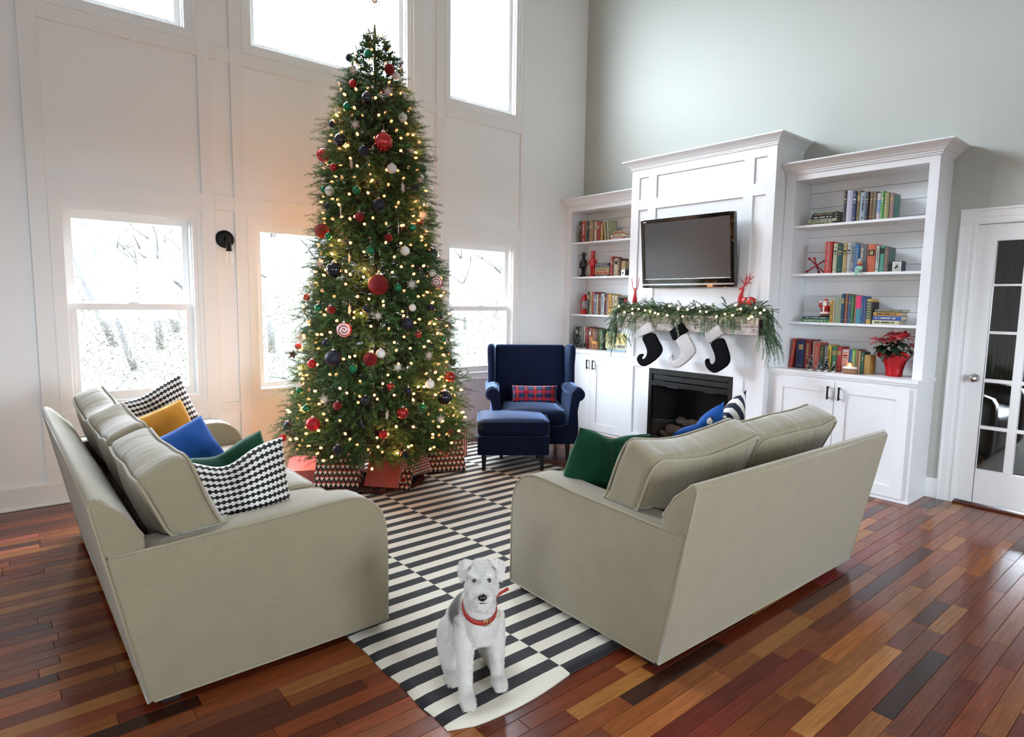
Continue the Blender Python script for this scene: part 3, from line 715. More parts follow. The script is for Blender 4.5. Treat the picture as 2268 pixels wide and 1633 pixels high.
def pillow(label, w_, h_, t_, loc, rot, m, group=None, chop=0, seed=0, wr=.006, name='throw_pillow'):
    """pillow standing in its local XZ plane, facing -Y"""
    n = 26; V = []; F = []; UV = []; idx = {}
    for s in (-1, 1):
        for i in range(n+1):
            for j in range(n+1):
                u, v = -1+2*i/n, -1+2*j/n
                edge = abs(u) > .9999 or abs(v) > .9999
                if s > 0 and edge: idx[(s, i, j)] = idx[(-1, i, j)]; continue
                T_ = ((1-abs(u)**2.6)*(1-abs(v)**2.6))**.55
                px = u*(1-.055*(1-v*v)*1.0)*w_/2; pz = v*(1-.055*(1-u*u))*h_/2
                if chop and v > -.2:
                    d_ = chop*math.exp(-(u/.42)**2)*((v+.2)/1.2)**1.4; pz -= d_*h_*.5; T_ *= 1+.25*math.exp(-((abs(u)-.5)/.25)**2)
                    T_ *= 1-.45*math.exp(-(u/.12)**2)*max(0, v)
                y_ = s*T_*t_/2+.012*noise.noise(Vector((u*1.6, v*1.6, seed)))
                y_ += s*wr*noise.noise(Vector((u*3.5, v*3.5, seed+s)))*T_
                idx[(s, i, j)] = len(V); V.append((px, y_, pz)); 
        for i in range(n):
            for j in range(n):
                q = (idx[(s, i, j)], idx[(s, i+1, j)], idx[(s, i+1, j+1)], idx[(s, i, j+1)]); uv = [(i/n, j/n), ((i+1)/n, j/n), ((i+1)/n, (j+1)/n), (i/n, (j+1)/n)]
                if s > 0: q = q[::-1]; uv = uv[::-1]
                F.append(q); UV += uv
    me = bpy.data.meshes.new(name); me.from_pydata(V, [], F); l = me.uv_layers.new(name='UVMap'); l.data.foreach_set('uv', np.array(UV, np.float32).ravel())
    me.shade_smooth(); me.materials.append(m)
    o = bpy.data.objects.new(name, me); C.objects.link(o); o.location = loc; o.rotation_euler = rot
    tag(o, label, 'pillow', group)
    return o
TOOTH = toothmat(); GRN = velvet('emerald_velvet', '14402c'); BLU = velvet('royal_blue_velvet', '1f4f96'); MUS = velvet('mustard_linen', 'c0822c')
SG = 'throw pillows on the left sofa'; RG = 'throw pillows on the loveseat'
pillow('black and white tooth-weave pillow nearest the camera on left sofa', .50, .44, .17, (-4.70, -2.575, .60), (radians(-10), radians(-5), radians(-2)), TOOTH, SG, .26, 1)
pillow('dark green velvet pillow tucked behind the near tooth-weave pillow', .44, .42, .16, (-4.625, -2.31, .575), (radians(-22), radians(-11), radians(6)), GRN, SG, .16, 2)
pillow('royal blue pillow in the middle of the left sofa', .44, .42, .17, (-4.735, -1.96, .605), (radians(-36), radians(-17), radians(16)), BLU, SG, 0, 3)
pillow('mustard yellow pillow between blue pillow and far tooth-weave pillow', .42, .42, .15, (-4.735, -1.50, .625), (radians(-26), radians(-15), radians(16)), MUS, SG, 0, 4)
pillow('black and white tooth-weave pillow by the far arm of left sofa', .50, .48, .16, (-4.685, -1.07, .655), (radians(-14), radians(-19), radians(8)), TOOTH, SG, .10, 5)
pillow('dark green velvet pillow by near arm of the loveseat', .48, .46, .16, (-3.16, -3.20, .60), (radians(14), radians(10), radians(-6)), GRN, RG, .14, 6)
pillow('blue pillow on loveseat, only its corner above the back cushions', .44, .44, .14, (-2.44, -3.255, .625), (radians(16), radians(-18), radians(-4)), BLU, RG, .1, 7)
pillow('navy and white striped pillow at the far end of the loveseat', .48, .46, .14, (-2.20, -3.25, .66), (radians(16), radians(-14), radians(6)), stripemat('navy_white_stripe', 7, '1c2438', 'e8e6e0'), RG, .28, 8)
# ---------------------------------------------------------------- wing chair and footstool
NAVY = velvet('navy_velvet', '0b1630'); NAVY.node_tree.nodes['Principled BSDF'].inputs['Sheen Tint'].default_value = (.35, .52, .9, 1); NAVY.node_tree.nodes['Principled BSDF'].inputs['Sheen Weight'].default_value = 1.0; NAVY.node_tree.nodes['Principled BSDF'].inputs['Sheen Roughness'].default_value = .28; NAVY.node_tree.nodes['Principled BSDF'].inputs['Roughness'].default_value = .75; LEG = mat('120e0d', .4, name='black_brown_wood')
def leg(par, x, y, z1, r=.022, sp=.0):
    return MB().add([(x-r, y-r, z1), (x+r, y-r, z1), (x+r, y+r, z1), (x-r, y+r, z1), (x-r*.6+sp, y-r*.6, 0), (x+r*.6+sp, y-r*.6, 0), (x+r*.6+sp, y+r*.6, 0), (x-r*.6+sp, y+r*.6, 0)], [(0, 3, 2, 1), (4, 5, 6, 7), (0, 1, 5, 4), (1, 2, 6, 5), (2, 3, 7, 6), (3, 0, 4, 7)]).build('leg', LEG, par, bevel=.003)
def wingchair():
    cz = thing('wing_chair', 'navy velvet wing chair in the corner beside the Christmas tree', 'armchair', (-1.47, -.80, .0), radians(-37))  # local -Y is the front
    W, Dp = .41, .46
    for sx in (-1, 1):
        leg(cz, sx*.30, -.36, .16); leg(cz, sx*.28, .36, .16)
    MB().box((-.33, -.40, .15), (.33, .38, .33)).build('seat_base', NAVY, cz, bevel=.02, seg=3, ang=40)
    s = rbox(.56, .60, .15, .055, 12, (0, .01, .02), .002).build('seat_cushion', NAVY, cz, smooth=True, loc=(0, -.14, .385))
    MB().tube([(p[0], p[1], .07) for p in boxloop(.53, .575, .06)], .005, 6, closed=True).build('piping', NAVY, s, smooth=True)
    # back: leaning panel, curved top
    n = 14; V = []; F = []
    bk = MB()
    prof = [(.17, .40), (.20, .55), (.245, .75), (.29, .93), (.30, .985), (.325, 1.005), (.36, 1.0), (.38, .97), (.37, .80), (.36, .5), (.36, .16), (.22, .16)]
    bk.prism(prof, -.345, .345, 'x'); bk.build('backrest', NAVY, cz, bevel=.022, seg=3, ang=50)
    for sx in (-1, 1):
        # wing: side profile in y,z extruded in x
        wing = [(.36, .45), (.22, .50), (.10, .56), (.065, .64), (.085, .74), (.10, .82), (.09, .92), (.10, .985), (.14, 1.015), (.22, 1.02), (.33, 1.0), (.385, .96), (.385, .5)]
        x0 = sx*.325; b = MB().prism(wing, min(x0, x0+sx*.065), max(x0, x0+sx*.065), 'x')
        b.v = [(v[0]+sx*(.03*max(0, (.35-v[1])/.3)+.035*(v[2]-.5)), v[1], v[2]) for v in b.v]
        b.build('wing', NAVY, cz, bevel=.026, seg=3, ang=50)
        # arm: inner panel plus outward roll, sweeping from wing to front
        pts = [(sx*.35, .20, .60), (sx*.362, .05, .598), (sx*.375, -.12, .60), (sx*.385, -.28, .605), (sx*.39, -.37, .60)]
        MB().tube(pts, [.045, .052, .058, .062, .06], 14).build('arm_roll', NAVY, cz, smooth=True)
        fr = [(sx*.30, .15), (sx*.385, .15), (sx*.395, .3), (sx*.385, .45), (sx*.40, .54), (sx*.44, .575), (sx*.445, .62), (sx*.41, .655), (sx*.36, .66), (sx*.325, .62), (sx*.31, .5), (sx*.30, .3)]
        b = MB().prism([(p[0], p[1]) for p in fr], -.385, .34, 'y'); b.build('armrest', NAVY, cz, bevel=.014, seg=3, ang=50)
    MB().box((-.285, -.405, .2), (.285, -.38, .32)).build('front_rail', NAVY, cz, bevel=.01)
    return cz
wingchair()
def footstool():
    f = thing('footstool', 'navy velvet footstool standing in front of the wing chair', 'footstool', (-1.965, -1.10, .009), radians(-37))
    for sx in (-1, 1):
        for yy in (-.21, .21): leg(f, sx*.245, yy, .145)
    MB().box((-.30, -.265, .14), (.30, .265, .30)).build('body', NAVY, f, bevel=.015, seg=3, ang=40)
    c_ = rbox(.608, .54, .145, .05, 12, (.0, .0, .018), .002).build('cushion_top', NAVY, f, smooth=True, loc=(0, 0, .365))
    MB().tube([(p[0], p[1], .055) for p in boxloop(.60, .53, .06)], .005, 6, closed=True).build('piping', NAVY, c_, smooth=True)
    MB().tube([(p[0], p[1], -.07) for p in boxloop(.602, .532, .03)], .004, 6, closed=True).build('piping', NAVY, c_, smooth=True)
footstool()
pillow('small red and blue tartan lumbar pillow on the wing chair seat', .44, .17, .09, (-1.435, -.80, .545), (radians(-14), 0, radians(-37)), plaidmat(), None, 0, 9)

# ================================================================ Christmas tree
ORN = [['gm',-3.235,-0.972,3.151,0.0314],['nm',-3.287,-0.808,3.162,0.028],['rg',-3.116,-1.024,3.063,0.0376],['wm',-3.06,-1.009,3.038,0.028],['rm',-3.342,-0.959,2.931,0.0262],['ns',-3.298,-1.069,2.814,0.0404],['gs',-3.394,-0.979,2.757,0.0309],['sf',-3.165,-1.098,2.883,0.0409],['sf',-3.313,-0.918,3.037,0.0343],['sf',-3.422,-0.89,2.752,0.0322],['we',-2.94,-1.003,2.863,0.0307],['sf',-3.378,-1.057,2.628,0.0364],['wm',-3.072,-1.131,2.718,0.0316],['ns',-3.448,-0.978,2.524,0.0434],['rs',-3.238,-1.167,2.512,0.0654],['sf',-3.024,-1.158,2.489,0.0378],['nm',-3.352,-1.113,2.444,0.0335],['rm',-3.452,-0.732,2.466,0.0483],['sf',-3.469,-0.773,2.384,0.0379],['rs',-3.477,-0.923,2.345,0.0272],['se',-3.412,-1.062,2.357,0.0364],['wm',-3.188,-1.192,2.338,0.0349],['nm',-2.869,-1.04,2.409,0.0353],['wm',-2.931,-1.114,2.321,0.0336],['nm',-2.997,-1.17,2.241,0.0281],['se',-3.116,-1.207,2.217,0.0372],['gs',-3.496,-0.804,2.206,0.0248],['wm',-3.499,-0.909,2.183,0.0322],['gm',-3.402,-1.109,2.175,0.0296],['nm',-3.292,-1.2,2.076,0.0451],['nm',-3.515,-0.901,2.077,0.0244],['rg',-3.402,-1.143,1.996,0.0296],['sf',-2.93,-1.159,2.053,0.0387],['rs',-2.959,-1.186,1.993,0.0253],['nm',-3.445,-0.847,2.662,0.0246],['ic',-3.479,-1.036,2.02,0.0433],['gs',-3.032,-1.158,2.529,0.0179],['rg',-3.54,-0.884,1.905,0.051],['gs',-3.537,-0.958,1.863,0.0264],['rg',-3.401,-1.143,1.992,0.0306],['ic',-3.48,-1.041,2.019,0.0384],['gs',-3.055,-1.233,1.942,0.0293],['rg',-3.245,-1.247,1.856,0.0277],['ic',-3.174,-1.248,1.923,0.0427],['gm',-3.363,-1.215,1.759,0.0305],['wm',-3.136,-1.271,1.772,0.0328],['ns',-2.847,-1.142,1.775,0.0457],['se',-3.472,-1.135,1.708,0.0381],['sf',-3.578,-0.903,1.673,0.0368],['ns',-3.538,-1.061,1.628,0.0552],['nm',-3.022,-1.277,1.626,0.0263],['wm',-2.865,-1.192,1.629,0.0272],['rg',-3.337,-1.272,1.529,0.0702],['sw',-2.82,-1.165,1.561,0.046],['gm',-3.213,-1.312,1.513,0.027],['sf',-3.108,-1.31,1.539,0.0407],['wm',-3.605,-0.826,1.518,0.0254],['rs',-3.589,-0.681,1.437,0.0269],['gs',-3.622,-0.965,1.363,0.0279],['rg',-3.583,-1.08,1.353,0.029],['se',-3.502,-1.189,1.356,0.0379],['nm',-3.42,-1.262,1.365,0.0273],['wm',-3.116,-1.339,1.375,0.0258],['nm',-2.945,-1.297,1.373,0.0291],['ns',-2.856,-1.254,1.318,0.0346],['sf',-3.359,-1.307,1.317,0.0349],['sw',-3.539,-1.187,1.22,0.0507],['nm',-3.172,-1.361,1.264,0.0434],['rs',-3.094,-1.371,1.187,0.0274],['gs',-2.824,-1.272,1.146,0.0265],['nm',-3.624,-1.09,1.126,0.029],['sf',-3.666,-0.762,1.143,0.0417],['rg',-3.652,-0.659,1.076,0.0246],['bs',-3.682,-0.647,1.015,0.0393],['nm',-3.604,-1.162,1.027,0.056],['rg',-3.43,-1.329,1.026,0.0475],['wm',-3.366,-1.353,1.063,0.0318],['rm',-3.687,-0.994,0.979,0.0308],['gm',-3.524,-1.273,0.962,0.0301],['sf',-3.269,-1.405,0.968,0.0359],['sf',-3.019,-1.388,1.037,0.0373],['nm',-2.98,-1.366,1.098,0.024],['nm',-2.673,-1.175,0.95,0.0285],['rs',-2.794,-1.312,0.859,0.0433],['wm',-3.031,-1.425,0.835,0.0332],['ws',-3.732,-0.883,0.815,0.0408],['gs',-3.738,-0.886,0.78,0.0235],['sf',-3.672,-1.148,0.748,0.0393],['rs',-3.325,-1.409,0.838,0.0273],['nm',-3.208,-1.441,0.803,0.0254],['ns',-2.905,-1.406,0.725,0.0534],['rg',-3.62,-1.232,0.711,0.0293],['gs',-3.739,-1.007,0.672,0.0277],['nm',-3.48,-1.354,0.751,0.0308],['rs',-3.266,-1.458,0.658,0.0419],['gs',-3.108,-1.465,0.68,0.028],['se',-3.365,-1.433,0.651,0.0347],['sf',-2.96,-1.454,0.579,0.0336],['rm',-3.727,-1.097,0.575,0.0479],['nm',-3.777,-0.762,0.512,0.032],['rm',-3.797,-0.7,0.415,0.0275],['bs',-3.515,-1.362,0.592,0.0374],['rm',-3.398,-1.439,0.521,0.0286],['nm',-3.645,-1.279,0.421,0.0314],['nm',-3.256,-1.471,0.364,0.0299],['rg',-2.85,-1.427,0.463,0.0164]]
TX, TY = -3.13, -.86
TZ = [.26, .34, .45, .67, .95, 1.476, 1.916, 2.314, 2.574, 2.864, 3.019, 3.206, 3.337, 3.40]
TR = [.50, .64, .70, .655, .60, .50, .42, .365, .34, .265, .195, .135, .05, .01]
def RT(z): return np.interp(z, TZ, TR)
tree = thing('christmas_tree', 'tall slim lit artificial Christmas tree covered in ornaments before the windows', 'tree', (TX, TY, 0))
MB().tube([(0, 0, .08), (0, 0, 1.5), (0, 0, 3.30)], [.028, .022, .008], 8).build('trunk', mat('2a1d14', .9, name='trunk_brown'), tree, smooth=True)
st = MB().lathe([(0, .0), (.03, .0), (.03, .12), (0, .12)], 12)
for k in range(4):
    a = pi/4+k*pi/2; st.tube([(0, 0, .1), (cos(a)*.2, sin(a)*.2, .03), (cos(a)*.3, sin(a)*.3, .018)], .012, 6)
st.build('stand', mat('143018', .4, .5, name='green_metal'), tree)
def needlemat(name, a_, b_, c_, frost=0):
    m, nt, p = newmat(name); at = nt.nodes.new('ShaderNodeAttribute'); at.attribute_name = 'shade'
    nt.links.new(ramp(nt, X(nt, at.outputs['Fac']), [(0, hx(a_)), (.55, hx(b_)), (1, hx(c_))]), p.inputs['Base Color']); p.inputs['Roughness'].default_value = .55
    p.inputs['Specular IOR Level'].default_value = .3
    return m
def sprigs(name, P, D, Ln, nn, nl, wd, m, parent, droop=0, flat=0, seed=0, spread=.75):
    """P start points, D unit directions, Ln lengths: needles (one thin triangle each) round curved stems -> ONE mesh"""
    r = np.random.default_rng(seed); k = len(P); t = np.tile((np.arange(nn)+.5)/nn, (k, 1))+r.uniform(-.02, .02, (k, nn))
    up = np.tile([0, 0, 1.], (k, 1)); A = np.cross(D, up); A /= np.linalg.norm(A, axis=1, keepdims=True)+1e-9; B = np.cross(A, D)
    Lc = Ln[:, None, None]; base_ = P[:, None, :]+D[:, None, :]*t[..., None]*Lc; base_[..., 2] -= droop*(t**2)*Ln[:, None]
    th = r.uniform(0, 2*pi, (k, nn))
    if flat: th = np.where(r.random((k, nn)) < .5, 0, pi)+r.normal(0, .45, (k, nn))
    N = A[:, None, :]*np.cos(th)[..., None]+B[:, None, :]*np.sin(th)[..., None]
    dirn = N*spread+D[:, None, :]*r.uniform(.45, .9, (k, nn))[..., None]; dirn /= np.linalg.norm(dirn, axis=2, keepdims=True)
    L = nl*r.uniform(.7, 1.15, (k, nn))*np.where(t > .9, .8, 1); tip = base_+dirn*L[..., None]
    W = np.cross(dirn, r.normal(size=(k, nn, 3))); W /= np.linalg.norm(W, axis=2, keepdims=True)+1e-9; W *= wd/2
    V = np.stack([base_-W*.6, base_+W*.6, tip+W*.25], 2).reshape(-1, 3); F = np.arange(len(V)).reshape(-1, 3)
    # stems: a thin triangle strip
    S0 = P; S1 = P+D*Ln[:, None]*.95; S1 = S1-np.array([0, 0, droop])*Ln[:, None]*.9; w_ = A*.0022
    V2 = np.stack([S0-w_, S0+w_, S1], 1).reshape(-1, 3); w3 = B*.0022; V3 = np.stack([S0-w3, S0+w3, S1], 1).reshape(-1, 3)
    n1 = len(V); Vall = np.concatenate([V, V2, V3]); Fall = np.concatenate([F, n1+np.arange(len(V2)+len(V3)).reshape(-1, 3)])
    me = npmesh(name, Vall, Fall); at = me.attributes.new('shade', 'FLOAT', 'POINT')
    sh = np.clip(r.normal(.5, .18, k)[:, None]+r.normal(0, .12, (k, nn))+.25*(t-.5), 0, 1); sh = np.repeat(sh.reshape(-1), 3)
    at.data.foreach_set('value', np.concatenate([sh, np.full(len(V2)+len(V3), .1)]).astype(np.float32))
    o = link(name, me, m, parent); return o
# ornament spheres to keep clear
OC = []
for kd, x, y, z, r_ in ORN:
    dv = Vector((CAM.x-x, CAM.y-y, 0)).normalized(); rad = Vector((x-TX, y-TY, 0)); rad = rad.normalized() if rad.length > .01 else dv
    q = Vector((x, y, z))+rad*(r_*.45+.006); OC.append((kd, q, r_))
def branches(n, rin, rout, seed):
    r = np.random.default_rng(seed); out = []; 
    z = r.uniform(0, 1, n*3); zz = .28+z*3.07; keep = r.random(n*3) < (RT(zz)/.72)**1.0; zz = zz[keep][:n]
    a = r.uniform(0, 2*pi, len(zz)); R_ = RT(zz); f = r.uniform(rin, rout, len(zz)); rad = R_*f
    # tips clump in boughs
    zz = zz+.022*np.sin(a*7+zz*31)
    rad = rad*(1+.09*np.sin(5*a+zz*14)+.07*np.sin(9*a-zz*23))
    P = np.stack([rad*np.cos(a), rad*np.sin(a), zz], 1)
    el = r.normal(-.05, .38, len(zz))+np.where(zz > 3.0, .5, 0); az = a+r.normal(0, .55, len(zz))
    D = np.stack([np.cos(az)*np.cos(el), np.sin(az)*np.cos(el), np.sin(el)], 1)
    return P, D, r.uniform(.075, .135, len(zz))*np.clip(R_/.25, .55, 1)
TN = needlemat('fir_needles', '152a14', '305a2a', '6a9c58')
def clear(P, D, Ln):
    ok = np.ones(len(P), bool); T_ = P+np.array([TX, TY, 0])
    for kd, q, r_ in OC:
        for f in (.3, .75, 1.1):
            Q = T_+D*(Ln*f)[:, None]; ok &= np.linalg.norm(Q-np.array(q), axis=1) > r_+.012
    return ok
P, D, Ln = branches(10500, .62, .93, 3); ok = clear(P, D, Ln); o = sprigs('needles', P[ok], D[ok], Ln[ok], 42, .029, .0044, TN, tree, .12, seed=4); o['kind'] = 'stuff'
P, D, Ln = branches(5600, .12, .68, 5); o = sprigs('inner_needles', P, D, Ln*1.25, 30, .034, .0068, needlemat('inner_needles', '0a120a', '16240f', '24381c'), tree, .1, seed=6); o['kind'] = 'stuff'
# longer boughs that stick out of the silhouette
r = np.random.default_rng(8); n = 420; zz = .3+r.uniform(0, 1, n)**1.2*3.0; a = r.uniform(0, 2*pi, n); R_ = RT(zz)
P = np.stack([R_*.82*np.cos(a), R_*.82*np.sin(a), zz], 1); el = r.normal(.0, .25, n); D = np.stack([np.cos(a+r.normal(0, .25, n))*np.cos(el), np.sin(a)*np.cos(el), np.sin(el)], 1); D /= np.linalg.norm(D, axis=1, keepdims=True)
Ln = r.uniform(.13, .21, n)*np.clip(R_/.3, .45, 1); ok = clear(P, D, Ln)&((P+D*Ln[:, None])[:, 1] < .82)
o = sprigs('bough_tips', P[ok], D[ok], Ln[ok], 90, .027, .003, TN, tree, .1, seed=9); o['kind'] = 'stuff'
bb = MB()
for i in range(0, n, 2):
    p0 = Vector((P[i][0]*.1, P[i][1]*.1, P[i][2]-.03)); bb.tube([p0, Vector(P[i])], [.006, .002], 4)
o = bb.build('branch_wires', mat('1a2416', .9, name='branch_wire'), tree); o['kind'] = 'stuff'
MB().tube([(0, 0, 3.30), (0, 0, 3.42)], [.02, .006], 6).build('tip', TN, tree)
# ---------------------------------------------------------------- string lights on the tree
ls = thing('string_lights', 'warm white mini lights strung all over the Christmas tree', 'lights', (TX, TY, 0))
EMW = mat('fff0c8', .4, name='lit_warm_bulb', emit=(1, .38, .13), es=2.8); EMW.cycles.emission_sampling = 'NONE'
bm_ = MB().lathe([(0, -.012), (.0055, -.010), (.0095, 0), (.0085, .008), (.004, .014), (0, .016)], 7)
mb0 = bm_.build('bulb', EMW, ls, smooth=True); me = mb0.data; bpy.data.objects.remove(mb0)
r = np.random.default_rng(21); pts = []
z = .30; a = 0
while z < 3.30:
    R_ = float(RT(z)); a += .125/max(R_, .1)*r.uniform(.6, 1.4); z += .125*.0115/max(R_*.45, .035)*.62
    zz = z+r.normal(0, .045); rr = R_*r.uniform(.80, 1.02); p = Vector((rr*cos(a), rr*sin(a), min(zz, 3.34)))
    w_ = p+Vector((TX, TY, 0))
    if all((w_-q).length > r_+.012 for kd, q, r_ in OC): pts.append(p)
print('bulbs', len(pts))
order = sorted(range(len(pts)), key=lambda i: (pts[i]+Vector((TX, TY, 0))-CAM).length-(.0))
near = set(order[:300]); rb_ = MB(); wire = MB()
for i, p in enumerate(pts):
    d_ = Vector((p.x, p.y, r.normal(.15, .35)*p.xy.length)).normalized(); q = d_.to_track_quat('Z', 'Y')
    if i in near:
        o = bpy.data.objects.new('bulb', me); C.objects.link(o); o.parent = ls; o.location = p; o.rotation_euler = q.to_euler()
    else: rb_.ball(p, (.009, .009, .012), 5, 4)
    wire.tube([p-d_*.035, p-d_*.012], .0045, 4)
    if i: wire.tube([pts[i-1]*.96, (pts[i-1]+p)*.5*.94+Vector((0, 0, .01)), p*.96], .0016, 3)
o = rb_.build('far_bulbs', EMW, ls); o['kind'] = 'stuff'
wire.build('wire', mat('14301a', .5, name='green_wire'), ls)
def lamp(name, loc, power, col, rad=.03):
    l = bpy.data.lights.new(name, 'POINT'); l.energy = power; l.color = col; l.shadow_soft_size = rad; l.specular_factor = 0
    o = bpy.data.objects.new(name, l); o.location = loc; C.objects.link(o); return o
sel = [pts[i] for i in range(0, len(pts), max(1, len(pts)//64))]
for p in sel: q = p*1.0; lamp('bulb_glow', (TX+p.x*.97, TY+p.y*.97, p.z), 1.15, (1, .38, .13))
# ---------------------------------------------------------------- ornaments
SG_ = (1, .86, .6)
def glitter(col):
    m, nt, p = newmat('glitter'); v = coord(nt, 'Object'); n = noisek(nt, v, 90, 1, .5); c = hx(col)
    nt.links.new(ramp(nt, n, [(.3, tuple(q*.55 for q in c)), (.6, c), (.72, tuple(min(1, q*2+.1) for q in c))]), p.inputs['Base Color']); p.inputs['Roughness'].default_value = .45; p.inputs['Metallic'].default_value = .3
    bump(nt, p, n, .8, .02); return m
def swirlmat():
    m, nt, p = newmat('peppermint_swirl'); x, y, z = xyz(nt, coord(nt, 'Object'))
    r_ = (x*x+z*z).op('SQRT'); a_ = z.op('ARCTAN2', x)/(2*pi); s = (r_*2.6-a_).fr().lt(.42).mx(r_.gt(.9))
    nt.links.new(mixc(nt, s, hx('f2ece8'), hx('b02030')), p.inputs['Base Color']); p.inputs['Roughness'].default_value = .25; return m
OM = {'gm': mat('0f6e48', .45, .2, name='matte_green'), 'gs': mat('0d7a4c', .18, .6, name='shiny_green', coat=.5), 'nm': mat('161a2c', .5, .1, name='matte_navy'), 'ns': mat('0a0e22', .06, .5, name='mirror_navy', coat=1),
      'wm': mat('ece8e2', .4, name='matte_white'), 'rg': glitter('b01c24'), 'rs': mat('b8141c', .08, .75, name='mirror_red', coat=1), 'rm': mat('b81c26', .4, .25, name='matte_red'), 'sw': swirlmat()}
FLK = mat('e6ddd2', .7, name='white_painted_wood'); SILV = mat((.75, .72, .66), .3, .9, name='silver_cap')
u0 = MB().ball((0, 0, 0), 1, 28, 18).build('ball', None, smooth=True); UB = u0.data; bpy.data.objects.remove(u0)
u0 = MB().lathe([(0, .92), (.22, .94), (.24, 1.0), (.22, 1.13), (.1, 1.16), (0, 1.16)], 12).build('cap', SILV); UC = u0.data; bpy.data.objects.remove(u0)
u0 = MB().tube([(0, 0, 1.13), (.07, 0, 1.22), (0, 0, 1.32), (-.07, 0, 1.22), (0, 0, 1.15)], .018, 5).tube([(0, 0, 1.3), (.02, .03, 1.6), (.0, .1, 1.9)], .012, 4).build('hook', SILV); UH = u0.data; bpy.data.objects.remove(u0)
def flake():
    b = MB(); t = .03
    for k in range(12):
        a = k*pi/6; M_ = Matrix.Rotation(a, 4, 'Y'); L = 1.0 if k % 2 == 0 else .8
        b.box((-.035, -t, .12), (.035, t, L), M_)
        for zz, ww in ((.52, .17), (.76, .13)) if k % 2 == 0 else ((.62, .12),):
            for s in (-1, 1): b.box((0, -t, -.03), (ww, t, .03), M_ @ Matrix.Translation((0, 0, zz)) @ Matrix.Rotation(-s*.0 if s > 0 else pi, 4, 'Y') @ Matrix.Rotation(-.7*1, 4, 'Y') if s > 0 else M_ @ Matrix.Translation((0, 0, zz)) @ Matrix.Rotation(pi+.7, 4, 'Y'))
        b.prism([(-.09, L-.12), (0, L-.22), (.09, L-.12), (0, L)], -t, t, 'y', M_)
    b.lathe([(.16, -t), (.24, -t), (.24, t), (.16, t), (.16, -t)], 24, Matrix.Rotation(pi/2, 4, 'X')); b.lathe([(.40, -t), (.45, -t), (.45, t), (.40, t), (.40, -t)], 24, Matrix.Rotation(pi/2, 4, 'X'))
    o = b.build('snowflake', FLK); me = o.data; bpy.data.objects.remove(o); return me
UF = flake()
def star(m, name):
    b = MB(); pts = []
    for k in range(10):
        a = pi/2+k*pi/5; rr = 1 if k % 2 == 0 else .42; pts.append((rr*cos(a), 0, rr*sin(a)))
    vs = pts+[(0, -.22, 0), (0, .22, 0)]; fs = [(k, (k+1) % 10, 10) for k in range(10)]+[((k+1) % 10, k, 11) for k in range(10)]
    o = b.add(vs, fs).build('star', m); me = o.data; bpy.data.objects.remove(o); return me
US = {'bs': star(mat('1c1c24', .35, .4, name='dark_star'), 's'), 'ws': star(mat('e8e2da', .5, name='white_star'), 's')}
NAMES = {'gm': 'matte green ball', 'gs': 'shiny green ball', 'nm': 'matte navy ball', 'ns': 'mirror navy ball', 'wm': 'matte white ball', 'rg': 'glittery red ball', 'rs': 'mirror red ball', 'rm': 'matte red ball', 'sf': 'white wooden snowflake', 'se': 'edge-on white snowflake', 'we': 'edge-on white snowflake', 'ic': 'thin white icicle', 'sw': 'peppermint swirl disc', 'bs': 'dark five-pointed star', 'ws': 'white five-pointed star'}
ORD = ['topmost', 'second', 'third', 'fourth', 'fifth', 'sixth', 'seventh', 'eighth', 'ninth', 'tenth', 'eleventh', 'twelfth', 'thirteenth', 'fourteenth', 'fifteenth', 'sixteenth', 'seventeenth', 'eighteenth', 'nineteenth', 'twentieth', 'twenty-first', 'twenty-second', 'twenty-third']
cnt = {}; bykind = {}
for i, (kd, q, r_) in enumerate(OC): bykind.setdefault(NAMES[kd], []).append(i)
rank = {}
for k, v in bykind.items():
    for n_, i in enumerate(sorted(v, key=lambda i: -OC[i][1].z)): rank[i] = n_
def side(q):
    v = _m.inverted() @ q; c0 = _m.inverted() @ Vector((TX, TY, q.z)); s = (v.x/-v.z-c0.x/-c0.z)/(float(RT(q.z))/5.2)
    return 'left edge' if s < -.72 else 'left half' if s < -.25 else 'middle' if s < .25 else 'right half' if s < .72 else 'right edge'
